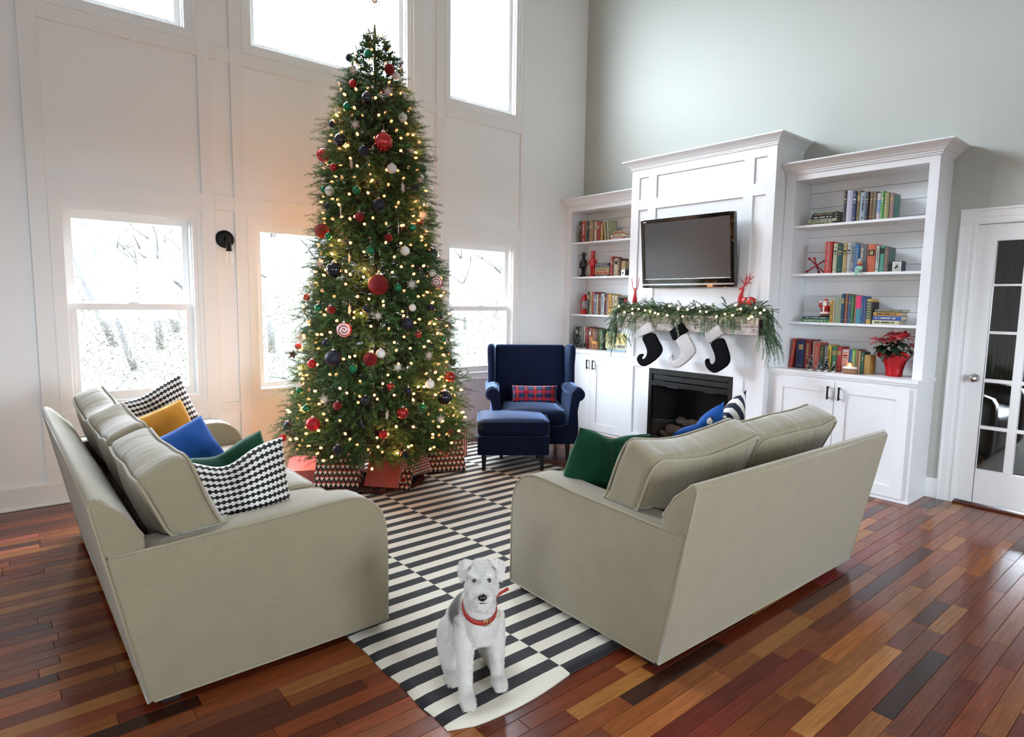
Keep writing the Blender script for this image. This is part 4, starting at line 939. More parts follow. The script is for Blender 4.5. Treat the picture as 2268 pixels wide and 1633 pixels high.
for i, (kd, q, r_) in enumerate(OC):
    nm = NAMES[kd]; n_ = rank[i]; tot = len(bykind[nm])
    best = min((j for j in range(len(OC)) if NAMES[OC[j][0]] != nm), key=lambda j: (OC[j][1]-q).length)
    lab = f"{nm} on tree {side(q)}, near a {NAMES[OC[best][0]]}" + (f", {ORD[n_]} of its kind from top" if tot > 1 else '')
    lab = ' '.join(lab.split()[:16])
    t = thing('ornament', lab, 'ornament', q, group='ornaments on the Christmas tree'); yaw = math.atan2(CAM.y-q.y, CAM.x-q.x)+pi/2
    def child(me, name, s, m=None, rot=None):
        o = bpy.data.objects.new(name, me); C.objects.link(o); o.parent = t; o.scale = s
        if m is not None: 
            if not me.materials: me.materials.append(m)
            o.material_slots[0].link = 'OBJECT'; o.material_slots[0].material = m
        if rot is not None: o.rotation_euler = rot
        return o
    if kd in ('sf', 'se', 'we'):
        yy = yaw+(rnd.uniform(-.35, .35) if kd == 'sf' else 1.25+rnd.uniform(-.1, .1)); child(UF, 'snowflake', (r_, r_, r_), rot=(0, rnd.uniform(-.2, .2), yy)); child(UH, 'hook', (r_*.7, r_*.7, r_*.9))
    elif kd in ('bs', 'ws'): child(US[kd], 'star', (r_, r_, r_), rot=(0, rnd.uniform(-.3, .3), yaw+rnd.uniform(-.4, .4))); child(UH, 'hook', (r_*.7, r_*.7, r_*.85))
    elif kd == 'ic':
        o = MB().lathe([(0, -1), (.03, -.9), (.06, -.3), (.05, .2), (.08, .8), (.03, 1.0), (0, 1.02)], 8).build('icicle', FLK, t, smooth=True); o.scale = (r_, r_, r_); child(UH, 'hook', (r_*.4, r_*.4, r_*.85))
    elif kd == 'sw': child(UB, 'disc', (r_, r_*.45, r_), OM['sw'], (0, 0, yaw)); child(UC, 'cap', (r_*.8, r_*.8, r_)); child(UH, 'hook', (r_, r_, r_))
    else: child(UB, 'ball', (r_, r_, r_), OM[kd]); child(UC, 'cap', (r_, r_, r_)); child(UH, 'hook', (r_, r_, r_))
# snowflake topper
t = thing('tree_topper', 'glittery snowflake topper on a thin stem at the tree tip', 'tree topper', (TX, TY, 3.40)); yaw = math.atan2(CAM.y-TY, CAM.x-TX)+pi/2
MB().tube([(0, 0, 0), (0, 0, .15)], .003, 6).build('stem', mat((.8, .78, .72), .3, .8, name='silver_wire'), t)
o = bpy.data.objects.new('snowflake', UF); C.objects.link(o); o.parent = t; o.scale = (.055,)*3; o.location = (0, 0, .19); o.rotation_euler = (0, 0, yaw+.5)
# ---------------------------------------------------------------- skirt and presents
def skirtmat():
    m, nt, p = newmat('patterned_tree_skirt'); v = coord(nt, 'Object'); x, y, z = xyz(nt, v)
    r_ = (x*x+y*y).op('SQRT'); n = noisek(nt, v, 30, 2); b_ = (r_*11.0).fr()
    c = mixc(nt, b_.lt(.5), hx('4a1414'), hx('15100f')); c = mixc(nt, n.gt(.6), c, hx('8a5a24')); nt.links.new(c, p.inputs['Base Color']); p.inputs['Roughness'].default_value = .9; return m
b = MB(); n = 60; V = [(0, 0, .03)]; F = []
for j, rr in enumerate((.12, .22, .29, .33, .36)):
    for i in range(n):
        a = 2*pi*i/n; V.append((rr*cos(a), rr*sin(a), .013+.022*(1-rr/.38)+.008*(1+sin(a*9+j))))
for i in range(n): F.append((0, 1+i, 1+(i+1) % n))
for j in range(4):
    for i in range(n): a = 1+j*n; F.append((a+i, a+n+i, a+n+(i+1) % n, a+(i+1) % n))
o = b.add(V, F).build('tree_skirt', skirtmat(), smooth=True, loc=(TX, TY, 0)); tag(o, 'dark red and black patterned tree skirt on the floor under presents', 'tree skirt')
def santamat():
    m, nt, p = newmat('santa_wrapping_paper'); u, v, _ = xyz(nt, coord(nt, 'UV'))
    V_ = v/.046; row = V_.fl(); y_ = V_.fr(); uu = ((u/.036+row*.5).fr()-.5).ab()
    beard = y_.lt(.62)*uu.lt((y_/.42+.08).mn(1.0)*.37); face = beard*y_.gt(.44); hat = y_.gt(.62)*uu.lt((y_.inv())/.38*.37)
    c = mixc(nt, beard, hx('17100f'), hx('ece4dc')); c = mixc(nt, face, c, hx('e0a888')); c = mixc(nt, hat, c, hx('9c2420')); c = mixc(nt, y_.gt(.93)*uu.lt(.07), c, hx('f0e8e0'))
    nt.links.new(c, p.inputs['Base Color']); p.inputs['Roughness'].default_value = .35; return m
def dotmat(nm_, a_, b_, s, th):
    m, nt, p = newmat(nm_); u, v, _ = xyz(nt, coord(nt, 'UV')); V_ = v/s; row = V_.fl(); x_ = (u/s+row*.5).fr()-.5; y_ = V_.fr()-.5
    nt.links.new(mixc(nt, (x_*x_+y_*y_).lt(th), hx(a_), hx(b_)), p.inputs['Base Color']); p.inputs['Roughness'].default_value = .35; return m
def stripe_uv(nm_, w_, a_, b_, axis=1, fr=.5):
    m, nt, p = newmat(nm_); q = xyz(nt, coord(nt, 'UV'))[axis]; nt.links.new(mixc(nt, (q/w_).fr().lt(fr), hx(a_), hx(b_)), p.inputs['Base Color']); p.inputs['Roughness'].default_value = .35; return m
SANTA = santamat(); DOT = dotmat('red_polka_paper', 'b41c20', 'f0d8d0', .0085, .055); STR = stripe_uv('red_white_stripe_paper', .022, 'ba2428', 'ece4e0'); STRN = stripe_uv('pink_red_stripe_paper', .012, 'b8282c', 'e8b8b0')
PG = 'wrapped presents under the tree'
def gift(label, dims, loc, rz, tilt, m, tagm=None, side_m=None, name='present', roll=0):
    w_, d_, h_ = dims
    e = thing(name, label, 'present', loc, group=PG, rot=(tilt, roll, rz))
    b = MB().box((-w_/2, 0, 0), (w_/2, d_, h_)); bx = b.build('wrapped_box', m, e, bevel=.003)
    if side_m: 
        for s in (-1, 1): MB().box((s*(w_/2+.0006)-.0005, .002, .002), (s*(w_/2+.0006)+.0005, d_-.002, h_-.002)).build('side_paper', side_m, e)
    if tagm: 
        M_ = Matrix.Translation((w_*.12, -.001, h_*.45)) @ Matrix.Rotation(pi/2, 4, 'X')
        tg = MB().lathe([(0, 0), (.026, 0), (.026, .0016), (0, .0016)], 20, M_).build('gift_tag', mat('d8c8b4', .7, name='kraft_tag'), e)
        MB().lathe([(.020, .0017), (.022, .0017), (.022, .0022), (.020, .0022), (.020, .0017)], 20, M_).build('tag_ring', mat('8c2c28', .6, name='tag_print'), tg)
        text('tag_letter', tagm, .030, mat('8c2c28', .6, name='tag_print'), tg, (w_*.12, -.0034, h_*.45), (pi/2, 0, 0), .0002)
    return e
gift('large red polka-dot present lying flat, leftmost under the tree', (.34, .38, .10), (-3.60, -.66, .03), radians(-24), radians(3), DOT)
gift('box in black and white Santa-pattern paper, left under tree', (.335, .16, .33), (-3.50, -.89, .035), radians(-38), radians(-30), SANTA, None)
gift('tall red polka-dot present with striped side, leaning near the rug', (.26, .13, .36), (-3.24, -1.09, .035), radians(-50), radians(-34), DOT, None, STRN)
gift('small flat Santa-pattern present, frontmost by the rug', (.15, .04, .17), (-3.13, -1.185, .02), radians(-44), radians(-42), SANTA, 'S')
gift('red and white striped present standing on its corner', (.20, .15, .24), (-2.90, -1.075, .08), radians(-30), radians(-24), STR, 'K', roll=radians(-18))
gift('largest box in black and white Santa-pattern paper, right under tree', (.40, .17, .34), (-2.615, -.985, .035), radians(-24), radians(-40), SANTA, 'A')
bag = gift('red and white vertically striped gift bag behind the right Santa box', (.19, .09, .27), (-2.17, -.56, .011), radians(-30), 0, stripe_uv('red_white_bag', .018, 'b42430', 'ece6e4', 0), None, None, 'gift_bag')
for s in (-1, 1): MB().tube([(-.04, .045+s*.035, .26), (-.03, .045+s*.035, .33), (0, .045+s*.035, .35), (.03, .045+s*.035, .33), (.04, .045+s*.035, .26)], .0025, 5).build('bag_handle', mat('e8e4e0', .8, name='paper_cord'), bag)

# ================================================================ mantel, television, stockings, shelf contents
BOOKS = {'L1':[[-0.176,-0.203,0.236,'3a3a28'],[-0.205,-0.275,0.232,'b5302a'],[-0.275,-0.29,0.228,'8c7c50'],[-0.29,-0.317,0.226,'2c4a5c'],[-0.32,-0.368,0.233,'b58a55'],[-0.369,-0.386,0.215,'b8ac8a'],[-0.386,-0.409,0.208,'7a4a3a'],[-0.409,-0.44,0.21,'d8c8a4'],[-0.443,-0.494,0.201,'a83238'],[-0.494,-0.532,0.193,'c08a30']],'L1f':[[-0.644,-0.846,0.025,'b8404a'],[-0.644,-0.84,0.024,'dcd4a8'],[-0.672,-0.84,0.01,'8a5040'],[-0.672,-0.837,0.024,'d89058']],'L2':[[-0.655,-0.692,0.208,'a82828'],[-0.695,-0.713,0.179,'8a8070'],[-0.715,-0.761,0.187,'ccb48c'],[-0.762,-0.794,0.185,'6e4f38'],[-0.795,-0.805,0.178,'6a2424'],[-0.807,-0.856,0.155,'b8a06c']],'L2f':[[-0.43,-0.641,0.019,'2c2a2a'],[-0.437,-0.641,0.033,'d8784a'],[-0.437,-0.641,0.025,'d0a070'],[-0.439,-0.641,0.024,'8aa070'],[-0.442,-0.641,0.018,'4a3a50'],[-0.437,-0.641,0.023,'22283a']],'L3':[[-0.329,-0.363,0.254,'22281e'],[-0.365,-0.396,0.254,'c0aa78'],[-0.397,-0.431,0.251,'b03a3a'],[-0.433,-0.472,0.227,'5c7488'],[-0.473,-0.501,0.223,'b89c78'],[-0.501,-0.533,0.227,'6a2a30'],[-0.534,-0.578,0.234,'b8c4c8'],[-0.58,-0.6,0.229,'2c2c2c'],[-0.601,-0.617,0.226,'a83840'],[-0.619,-0.641,0.223,'8c8c84'],[-0.643,-0.685,0.226,'e0a020'],[-0.689,-0.722,0.216,'d0b888'],[-0.725,-0.764,0.21,'d8c8a0'],[-0.769,-0.796,0.189,'1c3630']],'L4':[[-0.16,-0.202,0.238,'2c302e'],[-0.205,-0.249,0.237,'62686a'],[-0.253,-0.281,0.245,'8c9490'],[-0.284,-0.31,0.245,'d8d8cc'],[-0.313,-0.36,0.239,'9c2c30'],[-0.363,-0.404,0.232,'a86a48'],[-0.405,-0.416,0.233,'7c1e1e'],[-0.418,-0.445,0.229,'b07a50'],[-0.446,-0.474,0.226,'9c3028'],[-0.476,-0.51,0.225,'1e3c40'],[-0.512,-0.529,0.225,'7c7c38'],[-0.531,-0.563,0.226,'3c7c48'],[-0.567,-0.593,0.208,'24302c']],'R1':[[-3.027,-3.05,0.245,'40444e'],[-3.052,-3.094,0.244,'ccc8dc'],[-3.096,-3.122,0.23,'3a4a72'],[-3.123,-3.149,0.234,'8a7a4c'],[-3.151,-3.189,0.216,'a4b4c4'],[-3.191,-3.211,0.217,'3c4450'],[-3.213,-3.242,0.214,'8c6c4c'],[-3.243,-3.267,0.212,'7c7058'],[-3.27,-3.299,0.196,'d8c4cc'],[-3.299,-3.32,0.208,'62b058'],[-3.322,-3.354,0.194,'a8a468'],[-3.355,-3.382,0.188,'a88480']],'R1f':[[-2.746,-2.944,0.02,'b8b078'],[-2.76,-2.979,0.021,'c8c8b0'],[-2.783,-2.97,0.026,'1c2024'],[-2.791,-2.97,0.02,'24262a'],[-2.802,-2.97,0.01,'7cb078']],'R2':[[-2.912,-2.965,0.25,'d03028'],[-2.974,-3.003,0.233,'d0d0a8'],[-3.004,-3.047,0.229,'205c58'],[-3.049,-3.077,0.233,'c8b070'],[-3.081,-3.109,0.236,'ccccc4'],[-3.11,-3.139,0.234,'98a4b4'],[-3.142,-3.169,0.213,'2c7cc4'],[-3.171,-3.209,0.212,'84807c'],[-3.21,-3.226,0.214,'707884'],[-3.23,-3.289,0.21,'d8683c'],[-3.293,-3.312,0.197,'d0dcd4'],[-3.313,-3.347,0.195,'5cac94'],[-3.35,-3.379,0.183,'7c6460']],'R3':[[-2.982,-3.001,0.178,'d8a838'],[-3.002,-3.015,0.177,'e0c8a0'],[-3.018,-3.065,0.197,'98ac90'],[-3.065,-3.088,0.23,'245070'],[-3.091,-3.112,0.227,'a05c48'],[-3.115,-3.137,0.218,'3c6c9c'],[-3.138,-3.163,0.22,'2c7c48'],[-3.164,-3.174,0.218,'e08068'],[-3.175,-3.21,0.212,'40a0b0'],[-3.211,-3.229,0.209,'2868a0'],[-3.232,-3.246,0.191,'5868a8'],[-3.248,-3.284,0.191,'dcb048'],[-3.287,-3.297,0.167,'242424']],'R3a':[[-2.756,-2.987,0.024,'4c8c50'],[-2.765,-2.984,0.02,'1c4c5c']],'R3f':[[-3.298,-3.479,0.03,'d8cca4'],[-3.298,-3.494,0.033,'3c5cac'],[-3.302,-3.487,0.028,'d8a040'],[-3.313,-3.504,0.02,'788078']],'R4':[[-2.729,-2.744,0.232,'1c2c50'],[-2.745,-2.793,0.236,'1c3468'],[-2.796,-2.85,0.239,'8c2024'],[-2.862,-2.877,0.228,'c8b49c'],[-2.879,-2.923,0.22,'d04840'],[-2.926,-2.954,0.201,'4c5428'],[-2.956,-2.983,0.201,'74889c'],[-2.986,-3.014,0.205,'dcb820'],[-3.017,-3.057,0.195,'2c8458'],[-3.059,-3.094,0.197,'b8202c'],[-3.097,-3.146,0.18,'dcc0b8'],[-3.153,-3.17,0.181,'2c6cb4'],[-3.172,-3.198,0.182,'7cc040'],[-3.2,-3.217,0.184,'a07850'],[-3.22,-3.236,0.175,'c0a070'],[-3.24,-3.262,0.167,'206050'],[-3.266,-3.311,0.149,'b89040']]}
def remesh(b, voxel, name, m, parent=None, smooth_it=4, loc=None, rot=None, dis=None):
    me = bpy.data.meshes.new(name); me.from_pydata(b.v, [], b.f); o = bpy.data.objects.new(name, me); C.objects.link(o)
    md = o.modifiers.new('r', 'REMESH'); md.mode = 'VOXEL'; md.voxel_size = voxel
    if smooth_it: s_ = o.modifiers.new('s', 'SMOOTH'); s_.factor = .5; s_.iterations = smooth_it
    dg = bpy.context.evaluated_depsgraph_get(); dg.update(); me2 = bpy.data.meshes.new_from_object(o.evaluated_get(dg)); me2.name = name
    bpy.data.objects.remove(o); me2.materials.clear()
    return link(name, me2, m, parent, True, loc, rot)
# ---- mantel
def barnmat():
    m, nt, p = newmat('whitewashed_barnwood'); v = coord(nt, 'UV', (3, 40, 1)); v2 = coord(nt, 'UV'); n = noisek(nt, v, 2.5, 6, .7); n2 = noisek(nt, v2, 14, 4, .7)
    nt.links.new(ramp(nt, n*.5+n2*.5, [(.36, hx('4a403a')), (.44, hx('8f8580')), (.52, hx('b9b2ac')), (.7, hx('cdc8c2'))]), p.inputs['Base Color']); p.inputs['Roughness'].default_value = .85
    bump(nt, p, n, .6, .004); return m
BARN = barnmat(); DBARN = mat('2c2624', .9, name='dark_barnwood', bmp=.5, bscale=30)
e = thing('mantel_shelf', 'whitewashed barnwood box mantel under the pine garland', 'mantel', (-.54, -1.845, 1.18))
yl, yr, xf, zb, zt = .74, -.742, -.078, 0, .147
MB().box((xf, yr, .068), (xf+.02, yl, zt-.019)).build('board', BARN, e, bevel=.003); MB().box((xf, yr, zb), (xf+.02, yl, .065)).build('board', BARN, e, bevel=.003)
MB().box((xf, yr, zt-.0185), (.0805, yl, zt)).build('board', BARN, e, bevel=.003)
for s in (yl, yr): MB().box((xf+.0205, s-.02 if s > 0 else s, zb), (.0805, s if s > 0 else s+.02, zt-.019)).build('end_board', DBARN, e, bevel=.002)
# ---- television
tv = thing('television', 'black flat-screen television tilted forward on the chimney breast', 'television', (-.53, -1.831, 1.58), rot=(0, -radians(6), 0))
GB = mat('0b0b0d', .08, name='piano_black', coat=1)
w2, H_ = .486, .628
b = MB(); fw = .034
for a, c in (((-.02, -w2, .0), (.02, -w2+fw, H_)), ((-.02, w2-fw, 0), (.02, w2, H_)), ((-.02, -w2+fw, H_-.03), (.02, w2-fw, H_)), ((-.02, -w2+fw, 0), (.02, w2-fw, .085))): b.box(a, c)
b.build('bezel', GB, tv, bevel=.003)
MB().box((-.0165, -w2+fw+.004, .085), (-.005, w2-fw-.004, H_-.03)).build('screen', mat((.045, .042, .042), .32, name='matte_screen', spec=.7), tv)
MB().box((-.0215, -w2+fw, .076), (-.019, w2-fw, .083)).build('silver_line', mat('b8bcc4', .25, .8, name='silver_trim'), tv)
MB().box((-.0225, -w2+.004, .022), (-.019, w2-.004, .036)).build('silver_line', mat('b8bcc4', .25, .8, name='silver_trim'), tv)
MB().box((-.0212, w2-.065, H_-.02), (-.0198, w2-.03, H_-.013)).build('badge', mat('d8dce0', .4, .3, name='badge_silver'), tv)
MB().box((.0205, -w2+.01, .01), (.045, w2-.01, H_-.01)).box((.045, -w2+.08, .05), (.075, w2-.08, H_-.1)).build('back_housing', mat('141416', .5, name='black_plastic'), tv, bevel=.008)
MB().box((.05, -.2, .12), (.068, .2, .5)).build('wall_mount', BLK, tv)
# ---- stockings
import bisect
def PX(u, v, xp):
    d = _m.to_3x3() @ Vector(((u-1134)/1377.64, -(v-816.5)/1377.64, -1)); t = (xp-CAM.x)/d.x; return CAM+d*t
FELT = mat('0b0c0e', .95, name='black_wool', spec=.1, bmp=.3, bscale=200)
def checkmat():
    m, nt, p = newmat('houndstooth_check'); u, v, _ = xyz(nt, coord(nt, 'UV')); s = .0150
    a = ((u+v*.5)/s).fr(); b_ = ((v-u*.5)/s).fr(); k = (a.lt(.58)*b_.lt(.58)).mx(a.lt(.22)*b_.gt(.75))
    nt.links.new(mixc(nt, k, hx('e4e2de'), hx('15151a')), p.inputs['Base Color']); p.inputs['Roughness'].default_value = .9; return m
CHK = checkmat()
# outlines measured on the plane just in front of the mantel, (y, z) in metres
SOCK = [
 ([(445, 543), (578, 461), (611, 546), (470, 604)], [(490, 592), (603, 548), (640, 620), (680, 690), (679, 735), (640, 790), (560, 850), (505, 870), (465, 835), (451, 795), (472, 755), (508, 749), (510, 765), (490, 785), (503, 805), (540, 778), (549, 725), (530, 672)], CHK, FELT),
 ([(752, 548), (857, 470), (911, 546), (786, 630)], [(797, 620), (905, 552), (940, 620), (985, 705), (977, 752), (905, 828), (820, 885), (770, 870), (738, 822), (745, 775), (773, 752), (781, 768), (768, 798), (800, 820), (848, 785), (858, 732), (832, 680)], FELT, CHK),
 ([(1060, 582), (1193, 488), (1238, 571), (1105, 662)], [(1113, 653), (1228, 590), (1265, 680), (1297, 785), (1282, 850), (1215, 900), (1148, 932), (1085, 882), (1065, 825), (1078, 793), (1106, 795), (1104, 830), (1130, 850), (1163, 822), (1161, 765), (1137, 705)], CHK, FELT)]
SL = ['black stocking with houndstooth cuff hanging leftmost from the mantel', 'houndstooth stocking with black cuff, middle of the three', 'black stocking with houndstooth cuff hanging rightmost from the mantel']
for k, (cf, bd, m1, m2) in enumerate(SOCK):
    cv = lambda q: [(PX(1300+x/4.082, 600+y/4.082, -.645)) for x, y in q]
    def smooth_loop(P_, it=2):
        for _ in range(it):
            Q_ = []
            for a_, b_ in zip(P_, P_[1:]+P_[:1]): Q_ += [a_*.75+b_*.25, a_*.25+b_*.75]
            P_ = Q_
        return P_
    C1, B1 = cv(cf), smooth_loop(cv(bd)); o0 = C1[1]; t = thing('christmas_stocking', SL[k], 'stocking', (-.645, o0.y, o0.z), group='stockings hanging from the mantel')
    MB().prism([(p.y-o0.y, p.z-o0.z) for p in B1], -.012, .016, 'x').build('sock', m2, t, bevel=.008, seg=3, ang=60)
    MB().prism([(p.y-o0.y, p.z-o0.z) for p in C1], -.018, .0215, 'x').build('cuff', m1, t, bevel=.005, seg=2, ang=60)
    MB().tube([(.0, .006, -.02), (.0, .010, .05), (.003, .012, 1.330-o0.z), (.03, .014, 1.331-o0.z)], .0035, 6).build('hanging_loop', FELT, t, smooth=True)
# ---- books
PAL = {'red': 'b5302a', 'brick red': 'a05c48', 'dark red': '7a2424', 'crimson': 'a83840', 'orange': 'd8683c', 'salmon': 'e08068', 'tan': 'b58a55', 'brown': '6e4f38', 'khaki': 'a8a468', 'olive': '5a5a28', 'cream': 'd8c8a0', 'off-white': 'ccccc4', 'yellow': 'e0b828', 'mustard': 'c89030', 'green': '2c7c48', 'dark green': '1c3a2c', 'bright green': '58c048', 'sage green': '98ac90', 'mint green': '5cac94', 'teal': '205c58', 'navy': '1c2c58', 'blue': '2c6cb4', 'slate blue': '5c7488', 'pale blue': 'b0c0cc', 'aqua': '40a0b0', 'violet': '5868a8', 'lilac': 'ccc8dc', 'pale pink': 'd8c4cc', 'dusty pink': 'a88480', 'grey': '848480', 'dark grey': '44484e', 'black': '1c1e20'}
PALV = {k: Vector(hx(v)) for k, v in PAL.items()}
def cname(h): 
    c = Vector([q**.45 for q in hx(h)]); return min(PALV, key=lambda k: (Vector([q**.45 for q in PALV[k]])-c).length)
PAGE = mat('d8ccb0', .9, name='book_pages', var=.1, vscale=200)
def bookmat(h):
    c = Vector(hx(h)); g = sum(c)/3; c = tuple((g+(q-g)*.86)*.74 for q in c); return mat(c, .55, name='book_cloth', var=.12, vscale=60)
INK = {'d': mat('a08c60', .5, .3, name='gilt_print'), 'l': mat('c4c0b4', .6, name='white_print'), 'k': mat('20201e', .6, name='black_print')}
def book_parts(t, w_, h_, d_, h, rr, bands=True, side=None):
    """spine faces -X, stands on z=0, thickness w_ along y (0..-w_)"""
    m = bookmat(h); c = min(.003, w_*.2)
    n = 5; sp = [(-.004*sin(pi*i/n)*1.0 if 0 < i < n else 0, -w_*i/n) for i in range(n+1)]
    cov = MB().prism(sp+[(d_, -w_), (d_, -w_+c), (c, -w_+c), (c, -c), (d_, -c), (d_, 0)], 0, h_, 'z'); cov.build('cover', m, t)
    MB().box((c+.0002, -w_+c+.0002, .003), (d_-.004, -c-.0002, h_-.003)).build('pages', PAGE, t)
    if side: MB().box((.012, -w_-.0008, .012), (d_-.012, -w_-.0001, h_-.012)).build('cover_art', side, t)
    if bands and w_ > .017:
        lum = sum(hx(h))/3; ink = INK['k'] if lum > .35 else INK[rr.choice('ddl')]; q = rr.random(); y0, y1 = -w_*.2, -w_*.8; b = MB()
        if q < .45:
            for f0, f1 in ((.86, .875), (.70, .76), (.62, .65), (.12, .135)): b.box((-.0052, y0, h_*f0), (-.0032, y1, h_*f1))
        elif q < .8:
            z = h_*.35
            while z < h_*.85: L = rr.uniform(.003, .008); b.box((-.0052, -w_*.36, z), (-.0036, -w_*.64, min(z+L, h_*.88))); z += L+(.0022 if rr.random() < .8 else .008)
            b.box((-.0052, -w_*.35, h_*.08), (-.0036, -w_*.65, h_*.14))
        else:
            b.box((-.005, -w_*.12, h_*.66), (-.0034, -w_*.88, h_*.84)); b.box((-.005, -w_*.12, h_*.1), (-.0034, -w_*.88, h_*.12))
        b.build('spine_print', ink, t)['kind'] = 'stuff'
PH = {'L1': ('top shelf of left bookcase', 2.10), 'L2': ('second shelf of left bookcase', 1.715), 'L3': ('third shelf of left bookcase', 1.295), 'L4': ('bottom shelf of left bookcase', .91),
      'R1': ('top shelf of right bookcase', 2.08), 'R2': ('second shelf of right bookcase', 1.69), 'R3': ('third shelf of right bookcase', 1.297), 'R4': ('bottom shelf of right bookcase', .91)}
rb2 = random.Random(5)
TEALART = mat('4c7870', .6, name='teal_cover', var=.1); 
for k, rows in BOOKS.items():
    ph, zs = PH[k[:2]]
    if len(k) == 2:
        prev = None
        for i, (y0, y1, h_, col) in enumerate(rows):
            if prev is not None: y0 = min(y0, prev-.0004)
            w_ = max(.008, y0-y1-.0006); prev = y0-w_
            if k == 'R4' and y1 < -3.3: w_ = .042
            d_ = min(.185, max(.11, h_*.70)) if not (k == 'L2' and i == 5) else .10
            xs = -.235+rb2.uniform(-.006, .006); lean = 0
            t = thing('book', f'{cname(col)} upright book, {ORD[i+1-(1 if i else 1)] if i else "first"} from left in row on {ph}', 'book', (xs, y0, zs+.0006), group='upright books on the '+ph)
            side = None
            if k == 'R1' and i == 11: side = TEALART
            if k == 'R2' and i == 12: side = mat('4c7068', .6, name='green_cover')
            if k == 'R4' and i == 16: side = mat('a87838', .6, name='gold_cover', var=.3, vscale=40)
            book_parts(t, w_, h_, d_, col, rb2, not (k, i) in (('R2', 0), ('R2', 9), ('R2', 11), ('R1', 8), ('R3', 11), ('R3', 8), ('R1', 1)), side)
            if (k, i) == ('R2', 0): text('spine_title', "HANDYMAN'S BOOK", .023, INK['l'], t, (-.0052, -w_*.5, h_*.52), (pi/2, -pi/2+pi, -pi/2))
            if (k, i) == ('R2', 9): lb = MB().box((-.0052, -w_*.12, h_*.58), (-.0035, -w_*.88, h_*.80)).build('spine_label', INK['k'], t); MB().box((-.0062, -w_*.3, h_*.62), (-.005, -w_*.7, h_*.76)).build('label_ornament', INK['d'], lb)
            if (k, i) == ('R2', 11): MB().box((-.0052, -w_*.1, h_*.70), (-.0035, -w_*.9, h_*.92)).build('spine_label', INK['k'], t)
            if (k, i) == ('R1', 8):
                for z in np.arange(.28, .75, .07): MB().box((-.0052, -w_*.04, h_*z), (-.0035, -w_*.96, h_*(z+.035))).build('blue_stripe', mat('3c84b8', .5, name='blue_print'), t)
            if (k, i) == ('R3', 11):
                for z in np.arange(.2, .85, .105): MB().box((-.0052, -w_*.08, h_*z), (-.0035, -w_*.92, h_*(z+.062))).build('teal_stripe', mat('2c6468', .5, name='teal_print'), t)
            if (k, i) == ('R3', 8): MB().box((-.0052, 0, h_*.55), (-.0001, -w_, h_)).build('pink_spine_panel', mat('d83c6c', .5, name='pink_print'), t)
            if (k, i) == ('R4', 10):
                for z in np.arange(.2, .8, .14): MB().box((-.0052, -w_*.04, h_*z), (-.0035, -w_*.96, h_*(z+.08))).build('pink_stripe', mat('e08878', .5, name='coral_print'), t)
    else:
        z = zs+.0006
        for i, (y0, y1, h_, col) in enumerate(rows):
            n_ = len(rows); pos = 'bottom' if i == 0 else ('topmost' if i == n_-1 else ORD[i]+' from bottom')
            t = thing('book', f'{cname(col)} book lying flat, {pos} of stack on {ph}', 'book', (-.235+rb2.uniform(-.008, .004), y0, z), group='flat stacked books on the '+ph, rot=(0, 0, 0))
            L = y0-y1; m = bookmat(col); c = .002; d_ = .15
            # spine along y facing -x
            MB().prism([(0, 0), (-.003, h_*.3), (-.003, h_*.7), (0, h_), (d_, h_), (d_, h_-c), (c, h_-c), (c, c), (d_, c), (d_, 0)], 0, -L, 'y').build('cover', m, t)
            MB().box((c+.0002, -.003, c+.0002), (d_-.003, -L+.003, h_-c-.0002)).build('pages', PAGE, t)
            ink = INK['k'] if sum(hx(col))/3 > .3 else INK[rb2.choice('dl')]; b = MB(); yy = -.02
            while yy > -L*.85: s_ = rb2.uniform(.003, .008); b.box((-.0042, yy, h_*.32), (-.0028, max(yy-s_, -L*.9), h_*.68)); yy -= s_+(.0022 if rb2.random() < .8 else .012)
            b.build('spine_print', ink, t); z += h_+.0004
# leaning books on the left top shelf
for (y0, th, h_, w_, col, lab, sd, zz) in ((-.562, -7, .195, .020, 'd0bc94', 'cream leaning book next to the mustard one on left top shelf', None, 2.103), (-.5845, -7, .195, .012, '3c3428', 'thin dark leaning book beside the cream leaning one on left top shelf', None, 2.1025), (-.599, -7, .21, .022, 'b4b88c', 'pale green leaning book with its cover showing on left top shelf', mat('aab088', .6, name='pale_green_cover'), 2.1035), (-2.669, 6, .245, .030, 'c0301c', 'red book leaning at the left end of right bottom shelf', None, .9105)):
    t = thing('book', lab, 'book', (-.235, y0, zz), rot=(radians(th), 0, 0)); book_parts(t, w_, h_, .15, col, rb2, th > 0, sd)
